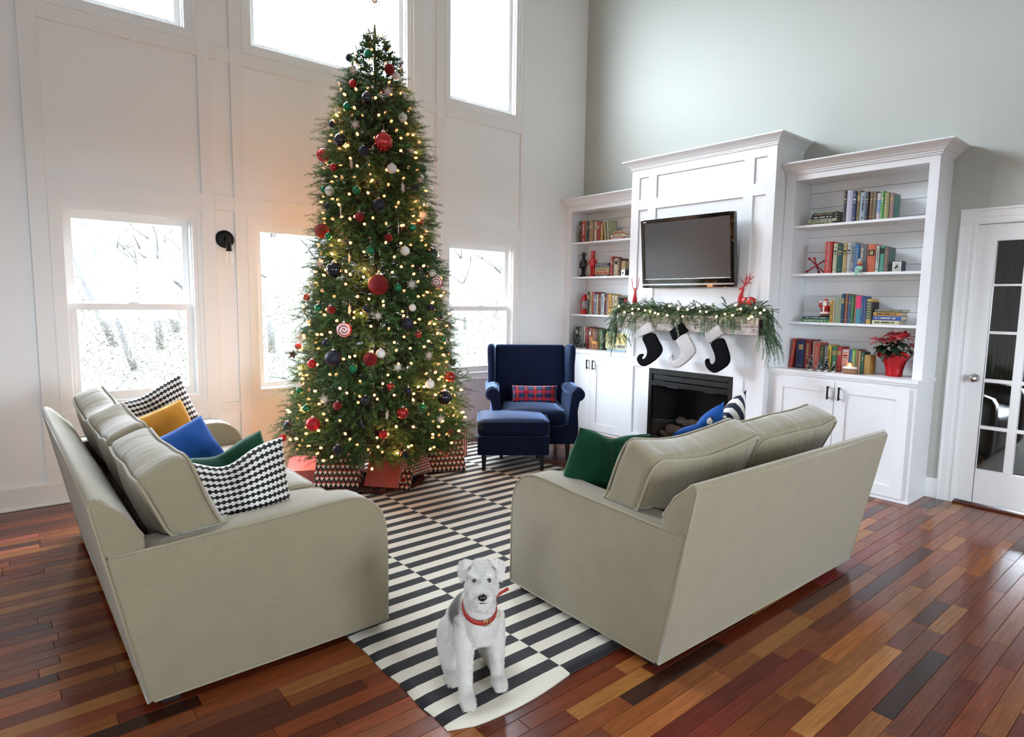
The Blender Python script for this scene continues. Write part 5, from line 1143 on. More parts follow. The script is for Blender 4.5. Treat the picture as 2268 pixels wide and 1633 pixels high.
# ---- figurines and objects on shelves
RED = mat('b81418', .3, name='red_lacquer', coat=.3); BK = mat('141416', .4, name='black_lacquer')
def nutcracker(col, lab, x, y, z, crownhat):
    t = thing('nutcracker', lab, 'nutcracker', (x, y, z), pi*.0-pi/2-.0)  # faces -Y locally -> turned towards the room
    MB().box((-.038, -.032, 0), (.038, .03, .014)).build('base', col, t, bevel=.002)
    for s in (-1, 1):
        MB().tube([(s*.017, 0, .014), (s*.017, 0, .05), (s*.018, 0, .115)], [.012, .0125, .014], 10).ball((s*.017, -.008, .019), (.013, .022, .009), 10, 6).build('leg', col, t, smooth=True)
        if crownhat: MB().tube([(s*.034, 0, .175), (s*.048, -.004, .14), (s*.040, -.012, .10)], [.011, .010, .009], 8).ball((s*.036, 0, .178), .015, 10, 6).build('arm', col, t, smooth=True)
        else: MB().tube([(s*.036, 0, .178), (s*.055, -.006, .15), (s*.03, -.028, .135)], [.011, .010, .009], 8).ball((s*.038, 0, .18), .015, 10, 6).build('arm', col, t, smooth=True)
    MB().lathe([(0, .11), (.026, .11), (.03, .125), (.024, .145), (.031, .175), (.03, .188), (.012, .195), (0, .195)], 16).build('torso', col, t, smooth=True)
    MB().lathe([(0, .19), (.018, .192), (.0215, .205), (.0215, .228), (.019, .235), (0, .236)], 14).box((-.006, -.028, .205), (.006, -.018, .215)).build('head', col, t, smooth=False)
    if crownhat:
        b = MB().lathe([(.021, .233), (.026, .236), (.028, .262), (.012, .268), (0, .285)], 12); b.build('hat', col, t)
    else: MB().lathe([(.0, .232), (.03, .233), (.03, .238), (.021, .240), (.0225, .286), (.0, .288)], 16).build('hat', col, t)
    return t
nutcracker(BK, 'black nutcracker figure standing left of the red one', -.20, -.222, 1.716, True); nutcracker(RED, 'red nutcracker figure in tall hat beside the black one', -.20, -.362, 1.716, False)
def boxcam(x, y, z, s, rz, lab):
    t = thing('box_camera', lab, 'camera', (x, y, z), rz); m = mat('2a2a2e', .55, name='leatherette')
    MB().box((0, -.04*s, 0), (.10*s, .04*s, .095*s)).build('body', m, t, bevel=.003)
    MB().box((-.012*s, -.036*s, .002), (0, .036*s, .09*s)).build('front_plate', mat('d8d8d4', .3, .5, name='satin_metal'), t, bevel=.003)
    MB().lathe([(0, 0), (.024*s, 0), (.024*s, .006*s), (.012*s, .007*s), (.011*s, .003*s), (0, .002*s)], 20, Matrix.Translation((-.012*s, 0, .04*s)) @ Matrix.Rotation(-pi/2, 4, 'Y')).build('lens_ring', mat('b8b8b4', .25, .8, name='chrome'), t, smooth=True)
    MB().lathe([(0, 0), (.009*s, 0), (.009*s, .0085*s), (0, .0095*s)], 14, Matrix.Translation((-.012*s, 0, .04*s)) @ Matrix.Rotation(-pi/2, 4, 'Y')).build('lens', BK, t, smooth=True)
    MB().box((.02*s, -.008*s, .095*s), (.05*s, .008*s, .104*s)).box((.07*s, -.03*s, .095*s), (.085*s, -.014*s, .101*s)).build('viewfinder', mat('b8b8b4', .25, .8, name='chrome'), t, bevel=.001)
boxcam(-.245, -3.442, 1.6905, .80, 0, 'vintage box camera with silver front at the right end of shelf'); boxcam(-.265, -.862, 1.7155, .68, .0, 'small vintage camera at right end of left second shelf')
# lantern
t = thing('lantern', 'red metal hurricane lantern at left end of the third shelf', 'lantern', (-.20, -.255, 1.2955), 0)
MB().lathe([(0, 0), (.05, 0), (.052, .02), (.045, .04), (.025, .048), (.022, .06), (0, .06)], 20).build('oil_tank', RED, t, smooth=True)
MB().lathe([(.02, .06), (.030, .085), (.034, .11), (.026, .14), (.02, .155)], 18).build('glass_globe', mat((.9, .92, .9), .05, name='clear_glass', trans=.9), t, smooth=True)
MB().lathe([(0, .155), (.028, .155), (.03, .165), (.022, .18), (.024, .20), (.03, .205), (.014, .225), (0, .228)], 18).build('chimney_cap', RED, t, smooth=True)
for s in (-1, 1): MB().tube([(0, s*.04, .03), (0, s*.058, .06), (0, s*.058, .15), (0, s*.045, .185), (0, s*.02, .195)], .006, 8).build('side_tube', RED, t, smooth=True)
MB().tube([(0, .05*cos(a), .18+.09*sin(a)) for a in np.linspace(0, pi, 12)], .0015, 5).build('bail_handle', mat('8c8c88', .4, .8, name='wire'), t)
# radio on a flat pale-blue book
t = thing('book', 'pale blue book lying under the vintage radio', 'book', (-.275, -.675, .9106)); MB().prism([(0, 0), (-.003, .012), (0, .024), (.17, .024), (.17, .021), (.003, .021), (.003, .003), (.17, .003), (.17, 0)], 0, -.26, 'y').build('cover', bookmat('9cb4c0'), t); MB().box((.004, -.003, .0034), (.166, -.257, .0206)).build('pages', PAGE, t)
t = thing('radio', 'cream vintage radio with two dials, partly behind the garland', 'radio', (-.265, -.795, .9352), 0, rot=(0, radians(0), 0)); CRM = mat('d8cc98', .4, name='cream_bakelite')
MB().prism([(0, 0), (.10, 0), (.10, .165), (.016, .175), (.004, .172)], -.155, .152, 'y').build('case', CRM, t, bevel=.004)
MB().box((-.0035, -.14, .06), (.006, .138, .162)).build('speaker_cloth', mat('c4b478', .9, name='speaker_cloth', bmp=.4, bscale=500), t)
MB().box((-.004, -.135, .014), (.003, -.01, .045)).build('dial_scale', mat('6c6860', .4, name='dial_print'), t)
for yy in (.02, -.145): MB().lathe([(0, 0), (.015, 0), (.013, .012), (0, .013)], 16, Matrix.Translation((0, yy+.0, .03)) @ Matrix.Rotation(-pi/2, 4, 'Y')).build('knob', mat('e8e4d8', .3, name='ivory_knob'), t, smooth=True)
# bottle-brush trees
BRG = mat('22382c', .9, name='brush_green'); 
def brush(x, y, z, h_, col, lab, grp):
    t = thing('bottle_brush_tree', lab, 'decoration', (x, y, z), group=grp)
    MB().lathe([(0, 0), (.014, 0), (.014, .008), (0, .009)], 12).build('base', mat('e8e6e0', .6, name='white_base'), t)
    MB().tube([(0, 0, .008), (0, 0, h_*.25)], .0018, 5).build('stem', mat('8c8c84', .4, .7, name='wire'), t)
    n = 420; r_ = np.random.default_rng(int(h_*1e4)); f = r_.random(n)**.8; a = r_.uniform(0, 2*pi, n); R_ = (1-f)*h_*.24+.003; zz = .014+f*(h_-.014)
    B0 = np.stack([0*a, 0*a, zz+.004], 1); T_ = np.stack([R_*np.cos(a), R_*np.sin(a), zz-.004], 1); W_ = np.stack([-np.sin(a), np.cos(a), 0*a], 1)*.0022
    V = np.stack([B0, T_-W_, T_+W_], 1).reshape(-1, 3); me = npmesh('bristles', V, np.arange(len(V)).reshape(-1, 3)); link('bristles', me, col, t)
    n = 60; a = r_.uniform(0, 2*pi, n); f = r_.random(n); R_ = ((1-f)*h_*.24+.003); P_ = np.stack([R_*np.cos(a), R_*np.sin(a), .012+f*(h_-.014)], 1); b = MB()
    for p in P_: b.ball(tuple(p), .0022, 4, 3)
    b.build('frost', mat('dfe4e4', .8, name='frost_white'), t)
G1 = 'bottle brush trees in the left bookcase'; G2 = 'bottle brush trees in the right bookcase'
for x, y, h_, lb in ((-.27, -.165, .20, 'tallest bottle brush tree at left end of left bottom shelf'), (-.30, -.215, .14, 'bottle brush tree just right of the tallest on left bottom shelf'), (-.31, -.268, .125, 'middle bottle brush tree on the left bottom shelf'), (-.31, -.318, .105, 'small bottle brush tree second from right on left bottom shelf'), (-.28, -.345, .085, 'smallest bottle brush tree, rightmost on left bottom shelf')):
    brush(x, y, .9105, h_, BRG, lb, G1)
for x, y, h_, lb in ((-.315, -2.893, .125, 'leftmost bottle brush tree on right bottom shelf'), (-.285, -2.950, .10, 'second bottle brush tree from left on right bottom shelf'), (-.33, -2.968, .075, 'shortest bottle brush tree, frosted, on right bottom shelf'), (-.272, -2.996, .10, 'bottle brush tree hiding behind the tallest on right bottom shelf'), (-.322, -3.016, .12, 'tallest bottle brush tree on right bottom shelf'), (-.31, -3.070, .085, 'rightmost bottle brush tree, very frosted, on right bottom shelf')):
    brush(x, y, .9105, h_, BRG, lb, G2)
# small tan reindeer, Santa, plush, elf
TAN = mat('c08a4c', .6, name='tan_flock')
def deer(b, s=1.0, head_up=1, antl=False):
    b.ball((0, 0, .078), (.020, .042, .020), 12, 8); b.tube([(0, -.03, .08), (0, -.045, .105), (0, -.05, .125)], [.016, .011, .010], 8); b.ball((0, -.058, .128), (.011, .022, .012), 10, 6)
    for x in (-.012, .012):
        for y in (-.028, .030): b.tube([(x, y, .075), (x, y, .04), (x, y-.002, 0)], [.009, .005, .005], 6)
        b.ball((x*1.1, -.045, .145), (.004, .004, .01), 6, 4)
    b.tube([(0, .04, .085), (0, .052, .088)], [.006, .003], 5); return b
t = thing('deer_figurine', 'small tan deer figurine in front of books on left bottom shelf', 'figurine', (-.295, -.515, .9105), radians(180)); remesh(deer(MB()), .0035, 'body', TAN, t)
for x in (-.008, .008): MB().ball((x, -.068, .131), .0022, 6, 4).build('eye', BK, t)
def santa(x, y, z):
    t = thing('santa_figurine', 'ceramic Santa figurine in red suit standing on two flat books', 'figurine', (x, y, z), -pi/2); SK = mat('dca888', .5, name='skin_paint'); WH = mat('ece6dc', .5, name='white_paint')
    MB().box((-.036, -.03, 0), (.036, .03, .012)).build('base', BK, t, bevel=.004)
    remesh(MB().lathe([(0, .014), (.030, .014), (.036, .04), (.034, .065), (.024, .085), (.012, .10), (0, .1)], 18), .004, 'coat', RED, t, 2)
    MB().lathe([(.031, .022), (.040, .026), (.040, .036), (.033, .04)], 18).build('coat_trim', WH, t, smooth=True); MB().box((-.005, -.040, .03), (.005, -.028, .085)).build('coat_trim', WH, t, bevel=.002)
    MB().lathe([(.034, .050), (.038, .052), (.038, .058), (.034, .06)], 18).build('belt', BK, t)
    MB().ball((0, -.004, .112), (.019, .018, .018), 14, 10).build('head', SK, t, smooth=True); MB().ball((0, -.016, .10), (.018, .010, .017), 12, 8).build('beard', WH, t, smooth=True)
    for s in (-1, 1): MB().tube([(s*.03, 0, .08), (s*.046, -.006, .088), (s*.040, -.010, .115)], [.011, .010, .008], 8).build('arm', RED, t, smooth=True); MB().ball((s*.038, -.011, .122), .009, 10, 6).build('glove', WH, t, smooth=True); MB().ball((s*.007, -.021, .117), .0022, 6, 4).build('eye', BK, t)
    MB().lathe([(.020, .118), (.021, .126), (.012, .14), (0, .145)], 16).build('hat', RED, t, smooth=True); MB().lathe([(.019, .116), (.023, .118), (.023, .126), (.019, .128)], 16).build('hat_trim', WH, t, smooth=True)
santa(-.20, -2.93, 1.3425)
t = thing('plush_toy', 'small cream and red toy half hidden at end of left third shelf', 'toy', (-.22, -.865, 1.2955), -pi/2)
PC = mat('c8a888', .9, name='cream_plush'); remesh(MB().ball((0, 0, .05), (.034, .028, .05), 12, 8).ball((0, -.004, .115), (.026, .024, .026), 12, 8).tube([(-.03, 0, .08), (-.045, -.01, .05)], .011, 8).tube([(.03, 0, .08), (.045, -.01, .05)], .011, 8), .005, 'body', PC, t)
MB().lathe([(.03, .06), (.036, .065), (.034, .085), (.022, .092)], 14).build('scarf', RED, t, smooth=True)
MB().lathe([(.024, .128), (.02, .15), (0, .185)], 14).build('hat', RED, t, smooth=True)
t = thing('elf_figurine', 'small seated elf doll in mint green on the shelf edge', 'figurine', (-.262, -3.188, 1.6905), -pi/2)
MG = mat('8cb8a4', .7, name='mint_felt'); SK2 = mat('d08860', .5, name='painted_face')
remesh(MB().ball((0, .0, .028), (.018, .015, .028), 12, 8).tube([(-.008, 0, .010), (-.010, -.036, .012), (-.016, -.045, -.03)], [.009, .007, .005], 8).tube([(.008, 0, .010), (.008, -.036, .012), (-.004, -.046, -.028)], [.009, .007, .005], 8).tube([(-.016, 0, .045), (-.024, -.012, .025), (-.008, -.026, .018)], [.007, .006, .004], 7).tube([(.016, 0, .045), (.024, -.012, .025), (.008, -.026, .018)], [.007, .006, .004], 7), .0032, 'body', MG, t)
MB().ball((0, -.003, .074), (.0165, .016, .018), 14, 10).build('head', SK2, t, smooth=True); MB().lathe([(.010, .052), (.016, .055), (.016, .061), (.010, .063)], 14).build('collar', RED, t, smooth=True)
MB().lathe([(.017, .080), (.014, .094), (.004, .106), (0, .107)], 14).build('cap', mat('a8b8b0', .8, name='pale_felt'), t, smooth=True)
for s in (-1, 1): MB().ball((s*.006, -.0175, .077), .002, 6, 4).build('eye', BK, t)
# giant jacks
t = thing('toy_jack', 'large red metal toy jack leaning at left of the second shelf', 'decoration', (-.19, -2.83, 1.6905)); b = MB()
for d_ in ((0, .68, .62), (.25, -.75, .55), (.75, .1, -.6)):
    v = Vector(d_).normalized()*.085; c_ = Vector((0, 0, .066)); lo, hi = c_-v, c_+v; b.tube([lo, hi], .0052, 8); b.ball(lo, .0105, 12, 8); b.ball(hi, .0105, 12, 8)
mz = min(v[2] for v in b.v); b.v = [(v[0], v[1], v[2]-mz) for v in b.v]; b.build('jack', mat('9c141c', .35, .3, name='red_metal'), t, smooth=True)
# snow globe
t = thing('snow_globe', 'snow globe with lit winter house on wooden base', 'snow globe', (-.315, -3.195, .9105), -pi/2)
MB().lathe([(0, 0), (.050, 0), (.052, .01), (.052, .034), (.047, .04), (0, .04)], 28).build('base', mat('8c6a50', .5, name='walnut_base'), t, smooth=False)
MB().lathe([(.049, .0405), (.051, .043), (.048, .052), (0, .058)], 28).build('snow', mat('ece8e4', .9, name='snow_white'), t, smooth=True)
hs = MB().box((-.020, -.014, .052), (.020, .014, .070)); hs.prism([(-.024, .070), (.024, .070), (0, .088)], -.017, .017, 'y'); hs.build('house', mat('d08060', .6, name='copper_house'), t)
MB().box((-.006, -.0155, .058), (.006, -.0141, .068)).build('lit_window', mat('ffd090', .4, name='lit_window', emit=(1, .6, .25), es=4), t)
GL2 = GLASS
MB().lathe([(.047*sin(a), .077-.044*cos(a)) for a in np.linspace(.55, pi, 16)], 28).build('glass_dome', GL2, t, smooth=True)
lamp('globe_glow', (-.36, -3.195, .99), .12, (1, .55, .25), .01)
# ---- red reindeer on the mantel
RD = mat('b01a20', .3, name='red_painted_wood', coat=.3); WP = mat('e8d8d4', .6, name='white_paint')
t = thing('reindeer_figurine', 'red reindeer figurine standing at left end of the mantel', 'figurine', (-.53, -1.24, 1.33), radians(-52))
b = MB(); b.ball((0, .015, .135), (.024, .045, .034), 12, 8).ball((0, -.02, .14), (.022, .026, .034), 12, 8).tube([(0, -.028, .15), (0, -.040, .19), (0, -.040, .225)], [.021, .013, .010], 10)
b.tube([(0, -.036, .232), (0, -.058, .228), (0, -.078, .218)], [.0135, .011, .006], 8)
for x in (-.013, .013):
    for y in (-.026, .038): b.tube([(x, y, .13), (x, y, .07), (x, y, .001)], [.012, .006, .005], 7)
    b.tube([(x*.6, -.034, .238), (x*1.9, -.03, .256), (x*2.4, -.028, .30), (x*2.6, -.03, .365)], [.0045, .004, .0035, .002], 6)
    b.tube([(x*2.3, -.029, .28), (x*1.4, -.034, .315)], [.003, .002], 5); b.tube([(x*2.5, -.028, .315), (x*3.6, -.03, .345)], [.003, .0018], 5); b.tube([(x*1.2, -.034, .24), (x*2.2, -.03, .238)], [.004, .002], 5)
remesh(b, .0028, 'body', RD, t, 2)
t = thing('reindeer_figurine', 'red reindeer with white spots, lying at right end of the mantel', 'figurine', (-.54, -2.42, 1.395), radians(180))
b = MB(); b.ball((0, .045, .062), (.032, .045, .040), 14, 10).ball((0, 0, .065), (.027, .045, .034), 14, 10).ball((0, -.045, .07), (.026, .026, .042), 12, 8).tube([(0, -.048, .085), (0, -.040, .13), (0, -.028, .165)], [.024, .014, .011], 10)
b.tube([(0, -.022, .178), (0, -.045, .172), (0, -.070, .158)], [.014, .011, .004], 8); b.tube([(0, .085, .085), (0, .10, .08)], [.005, .003], 5)
for x in (-.014, .014): b.tube([(x, -.05, .05), (x, -.05, .012)], [.012, .007], 7); b.tube([(x, .05, .05), (x, .045, .012)], [.012, .007], 7)
for x in (-.012, .012):
    b.tube([(x*.7, -.016, .188), (x*1.5, .0, .215), (x*2.2, .01, .25), (x*2.4, .012, .30)], [.006, .006, .006, .003], 6); b.tube([(x*2, .004, .235), (x*2.8, .035, .262), (x*3, .06, .275)], [.005, .005, .002], 6)
    b.tube([(x*1.3, -.006, .205), (x*2.5, -.03, .24), (x*3, -.045, .262)], [.005, .004, .002], 6); b.tube([(x*1.6, .002, .22), (x*1.6, .03, .21), (x*2, .04, .235)], [.005, .004, .002], 6)
db = remesh(b, .0032, 'body', RD, t, 2)
for y, z, r_ in ((-.052, .09, .007), (-.05, .06, .006), (.05, .085, .007), (.055, .06, .007), (.035, .075, .006)): MB().ball((-.0285 if y > 0 else -.024, y, z), (.006, r_, r_), 10, 6).build('white_spot', WP, t, smooth=True)
for k in range(3): MB().box((-.030, -.022+k*.018, .045), (-.0255, -.014+k*.018, .09)).build('saddle_mark', WP, t, bevel=.002)
# ---- garland
gp = []; r = np.random.default_rng(31)
P = []; D = []; Ln = []
def gs(y, x, z, n, L, el, az=None, sy=.02, sz=.02, sx=.02):
    for _ in range(n):
        P.append((x+r.normal(0, sx*.5), y+r.normal(0, sy), z+r.normal(0, sz))); a = r.uniform(-pi, pi)*.9+pi if az is None else az+r.normal(0, .5); e_ = r.normal(el, .35)
        D.append((cos(a)*cos(e_), sin(a)*cos(e_), sin(e_))); Ln.append(L*r.uniform(.7, 1.25))
for y in np.arange(-2.56, -1.12, .03):
    zz = 1.352+.03*max(0, sin((y+1.5)*4.5)); s = 1 if r.random() < .5 else -1
    gs(y, -.58, zz, 10, .13, .12, s*pi/2+pi*.0, .02, .018, .03); gs(y, -.60, zz-.01, 2, .11, -.55, pi, .02, .01, .02); gs(y, -.55, zz, 2, .12, .4, None)
gs(-1.50, -.56, 1.39, 10, .13, .5, pi/2, .06); gs(-1.64, -.56, 1.40, 8, .13, .5, pi/2, .05); gs(-2.1, -.56, 1.39, 8, .12, .4, None, .1)
for z in np.arange(1.36, 1.10, -.035): gs(-1.085+(1.36-z)*.05, -.63, z, 7, .13, -1.2, pi/2 if r.random() < .5 else pi, .022, .02)
gs(-1.17, -.64, 1.30, 8, .17, -1.25, pi/2, .02); gs(-1.31, -.635, 1.30, 10, .17, -1.2, pi, .03); gs(-1.22, -.64, 1.12, 5, .11, -.9, -pi/2, .02)
for z in np.arange(1.38, 1.14, -.035): gs(-2.645-(1.38-z)*.10, -.60, z, 8, .14, -1.15, -pi/2, .025, .02)
gs(-2.70, -.60, 1.20, 8, .18, -1.4, -pi/2, .025); gs(-1.80, -.64, 1.29, 8, .13, -1.0, -pi/2, .05); gs(-2.12, -.64, 1.30, 6, .13, -1.1, pi, .03); gs(-2.38, -.64, 1.32, 6, .09, -.9, pi, .04); gs(-1.5, -.64, 1.33, 5, .09, -.8, pi, .05)
P, D, Ln = np.array(P), np.array(D), np.array(Ln); g0 = np.array([-.56, -1.84, 1.33])
# keep the foliage off the wall, out of the mantel and outside the chimney side
tipx = P+D*Ln[:, None]; ok = (tipx[:, 0] < -.475)&~((P[:, 1] > -2.6)&(P[:, 1] < -1.1)&(P[:, 2] < 1.335)&(P[:, 0] > -.625)); P, D, Ln = P[ok], D[ok], Ln[ok]
gl = thing('garland', 'mixed evergreen garland draped along the mantel and hanging off both ends', 'garland', tuple(g0))
o = sprigs('needles', P-g0, D, Ln, 85, .019, .0075, needlemat('garland_needles', '2c3c28', '5c785a', '98ae92'), gl, .22, flat=1, seed=33); o['kind'] = 'stuff'
MB().tube([Vector(q)-Vector(g0) for q in ((-.62, -1.09, 1.12), (-.62, -1.085, 1.33), (-.585, -1.15, 1.35), (-.58, -1.6, 1.355), (-.58, -2.1, 1.352), (-.58, -2.56, 1.352), (-.60, -2.65, 1.35), (-.60, -2.68, 1.15))], .006, 6).build('stem', mat('3a2c20', .9, name='twig'), gl)
sl = thing('garland_lights', 'string of small round warm lights woven through the mantel garland', 'lights', tuple(g0))
GBULB = [(-1.153, 1.397), (-1.229, 1.34), (-1.323, 1.374), (-1.325, 1.333), (-1.399, 1.375), (-1.475, 1.363), (-1.536, 1.352), (-1.593, 1.343), (-1.629, 1.334), (-1.727, 1.324), (-1.748, 1.409), (-1.844, 1.382), (-1.894, 1.318), (-1.941, 1.38), (-2.072, 1.366), (-2.132, 1.365), (-2.31, 1.348), (-2.38, 1.341), (-2.233, 1.327), (-2.451, 1.395), (-2.58, 1.406), (-2.624, 1.366), (-2.655, 1.39), (-2.526, 1.318), (-2.554, 1.334), (-2.402, 1.426)]
EMG = mat('fff4d0', .4, name='lit_globe_bulb', emit=(1, .62, .28), es=3.0); EMG.cycles.emission_sampling = 'NONE'
mm = MB().ball((0, 0, 0), .0098, 12, 8).build('bulb', EMG, None, smooth=True); gm_ = mm.data; bpy.data.objects.remove(mm); wr_ = MB(); prev = None
for i, (y, z) in enumerate(sorted(GBULB, reverse=True)):
    q = Vector((-.665, y, z))-Vector(g0); o = bpy.data.objects.new('bulb', gm_); C.objects.link(o); o.parent = sl; o.location = q
    wr_.tube([q+Vector((.008, 0, 0)), q+Vector((.02, .004, .003))], .004, 5)
    if prev: wr_.tube([prev+Vector((.02, .004, .003)), (prev+q)/2+Vector((.04, 0, -.012)), q+Vector((.02, .004, .003))], .0016, 4)
    prev = q
    if i % 2 == 0: lamp('garland_glow', (-.69, y, z), .07, (1, .62, .28), .012)
wr_.build('wire', mat('1c2a1c', .6, name='dark_green_wire'), sl)
# ---- wall sconces
def sconce(x, z, lab):
    t = thing('wall_sconce', lab, 'wall lamp', (x, 0, z), 0, 'bare-bulb wall sconces on the window wall'); DM = mat('17181b', .45, .5, name='oil_rubbed_bronze')
    MB().lathe([(0, .001), (.068, .001), (.068, .008), (.06, .018), (.03, .022), (0, .023)], 28, Matrix.Rotation(pi/2, 4, 'X')).build('back_plate', DM, t, smooth=True)
    MB().tube([(.0, -.02, .0), (.0, -.06, .012), (.0, -.09, .01), (.0, -.105, -.01), (0, -.106, -.04)], .009, 10).ball((0, -.10, 0), .014, 10, 8).build('arm', DM, t, smooth=True)
    MB().lathe([(0, -.03), (.014, -.03), (.019, -.045), (.020, -.085), (.023, -.09), (.023, -.096), (0, -.097)], 18, Matrix.Translation((0, -.106, 0))).build('socket', DM, t, smooth=True)
    MB().lathe([(.012, -.097), (.014, -.11), (.026, -.15), (.029, -.175), (.024, -.197), (.010, -.210), (0, -.212)], 20, Matrix.Translation((0, -.106, 0))).build('bulb', GLASS, t, smooth=True)
    for s in (-1, 1): MB().tube([(s*.003, -.106, -.10), (s*.010, -.106, -.15), (s*.007, -.106, -.185), (0, -.106, -.192)], .0012, 4).build('filament', mat('c8b088', .4, name='filament', spec=.8), t)
sconce(-3.975, 1.875, 'black wall sconce with clear bulb between left and middle windows'); sconce(-2.118, 1.90, 'black wall sconce peeking out behind the right edge of the tree')
# ---- poinsettia
t = thing('poinsettia', 'red poinsettia in red foil-wrapped pot at right end of bottom shelf', 'potted plant', (-.195, -3.462, .9105)); FOIL = mat('b4141c', .3, .2, name='red_foil', bmp=.8, bscale=30)
n = 36; V = []; F = []
for j in range(9):
    f = j/8
    for i in range(n):
        a = 2*pi*i/n; R_ = .050+.012*f+(.052*max(0, (f-.45)/.55)**1.4)*(1+.22*sin(a*5)+.12*sin(a*11)); R_ += .0045*sin(a*18+f*3)+.003*sin(a*7-f*9)+.004*noise.noise(Vector((a*3, f*4, 1))); z = .165*f+(.025*sin(a*5+1)*max(0, f-.7)/.3 if f > .7 else 0); V.append((R_*cos(a), R_*sin(a), z))
for j in range(8):
    for i in range(n): F.append((j*n+i, j*n+(i+1) % n, (j+1)*n+(i+1) % n, (j+1)*n+i))
F.append(tuple(range(n-1, -1, -1))); b = MB().add(V, F); b.build('foil_wrap', FOIL, t, smooth=True)
MB().lathe([(0, .10), (.058, .105), (.058, .11), (0, .115)], 20).build('soil', mat('2a1c14', 1, name='soil'), t)
def leafmesh(name, L, W, m, pt):
    V = []; F = []; prof = [0, .55, .95, 1.0, .78, .45, 0] if pt else [0, .5, .95, .9, .7, .35, 0]
    for i, w_ in enumerate(prof):
        x = L*i/6; z = .12*L*sin(pi*i/6)-.10*L*(i/6)**2; V += [(x, -W*w_, z+.10*W), (x, 0, z-.06*W), (x, W*w_, z+.10*W)]
    for i in range(6):
        a = i*3; F += [(a, a+3, a+4, a+1), (a+1, a+4, a+5, a+2)]
    V2 = [(v[0], v[1], v[2]-.0006) for v in V]; k = len(V); F += [tuple(q+k for q in f[::-1]) for f in F]
    o = MB().add(V+V2, F).build(name, m, smooth=True); me = o.data; bpy.data.objects.remove(o); return me
BR = leafmesh('bract', .085, .026, mat('c0101c', .5, name='red_bract', var=.25, vscale=30, sheen=.2), True); LF = leafmesh('leaf', .10, .030, mat('16301c', .45, name='dark_green_leaf', var=.3, vscale=30), False)
rq = random.Random(4); stems = MB()
def put(me, name, base_, az, el, s, roll=0):
    o = bpy.data.objects.new(name, me); C.objects.link(o); o.parent = t; o.location = base_; o.rotation_euler = (Matrix.Rotation(az, 4, 'Z') @ Matrix.Rotation(-el, 4, 'Y') @ Matrix.Rotation(roll, 4, 'X')).to_euler(); o.scale = (s,)*3
def flower(c, tilt, taz, nb, s):
    stems.tube([(0, 0, .11), (c[0]*.5, c[1]*.5, .15), c], .003, 5)
    for k in range(nb):
        a = 2*pi*k/nb+rq.uniform(-.25, .25)
        put(BR, 'bract', c, a, rq.uniform(-.25, .45) if k % 2 == 0 else rq.uniform(.3, .9), s*rq.uniform(.75, 1.1)*(1 if k % 2 == 0 else .72), rq.uniform(-.4, .4))
    for k in range(5): put(LF, 'leaf', (c[0]*.85, c[1]*.85, c[2]-.035), 2*pi*k/5+rq.uniform(-.3, .3), rq.uniform(-.7, -.05), s*rq.uniform(.75, 1.0), rq.uniform(-.3, .3))
flower((-.08, .075, .255), 0, 0, 17, 1.05); flower((-.065, .015, .262), 0, 0, 15, 1.0); flower((-.03, -.05, .285), 0, 0, 15, 1.1); flower((.03, .02, .30), 0, 0, 13, 1.0); flower((-.02, -.105, .235), 0, 0, 9, .7)
put(BR, 'bract', (-.01, 0, .27), 1.9, 1.25, 1.05); put(BR, 'bract', (-.01, -.045, .27), -2.2, 1.3, 1.0); put(BR, 'bract', (0, -.04, .27), 2.8, 1.2, .9)
for az, el, s in ((2.2, -.15, 1.15), (2.75, -.75, 1.1), (3.3, -.5, 1.05), (-2.2, -.4, 1.0), (2.0, .1, .9), (-1.7, -.5, .9), (3.0, -.2, 1.0), (-2.7, -.3, 1.0)): put(LF, 'leaf', (-.04*cos(az)*-1 if 0 else -.03, .03 if az > 0 else -.03, .19), az, el, s)
stems.build('stem', mat('3c5a2c', .6, name='green_stem'), t, smooth=True)

# ================================================================ terrier sitting on the rug
dog = thing('dog', 'white curly-coated terrier with grey side patch sitting on the rug', 'dog', (-4.11, -3.50, .0095), radians(-21.7))
b = MB()
b.ball((0, .045, .255), (.066, .07, .085), 18, 14)                       # chest
b.tube([(0, .02, .18), (0, .05, .25), (0, .09, .29), (-.004, .15, .245), (-.008, .21, .185), (-.01, .25, .12), (-.01, .255, .07)], [.04, .068, .066, .072, .078, .078, .05], 18)
b.tube([(0, .05, .27), (-.004, .035, .33), (-.006, .02, .385), (-.008, .015, .42)], [.066, .055, .048, .045], 16)   # neck
for s, fx, fy in ((-1, -.068, -.040), (1, .070, .028)):                    # front legs
    b.tube([(s*.050, .055, .27), (s*.058, .04, .20), (fx*.94, (.03+fy)/2+.01, .12), (fx, fy+.02, .05), (fx, fy+.01, .022)], [.040, .033, .023, .019, .020], 14)
    b.ball((fx, fy-.008, .019), (.025, .033, .019), 14, 10)
    for t_ in (-1, 0, 1): b.ball((fx+t_*.013, fy-.034, .013), (.009, .013, .0115), 10, 8)
for s, ry in ((-1, .115), (1, .165)):                                       # haunches, hocks, rear feet
    b.ball((s*.078, .20, .105), (.042, .085, .092), 16, 12)
    b.tube([(s*.085, .15, .125), (s*.092, ry+.01, .075), (s*.09, .20, .05), (s*.088, .19, .03), (s*.088, ry, .022)], [.045, .032, .026, .022, .020], 12)
    b.ball((s*.088, ry-.012, .018), (.024, .036, .018), 14, 10)
    for t_ in (-1, 0, 1): b.ball((s*.088+t_*.012, ry-.042, .012), (.008, .012, .011), 10, 8)
b.tube([(-.01, .30, .07), (-.02, .34, .06), (-.04, .365, .10)], [.02, .015, .010], 10)
hf = Vector((-.235, -.95, .10)).normalized(); hr = hf.cross(Vector((0, 0, 1))).normalized()*-1; hr = Vector((0, 0, 1)).cross(hf).normalized()*-1
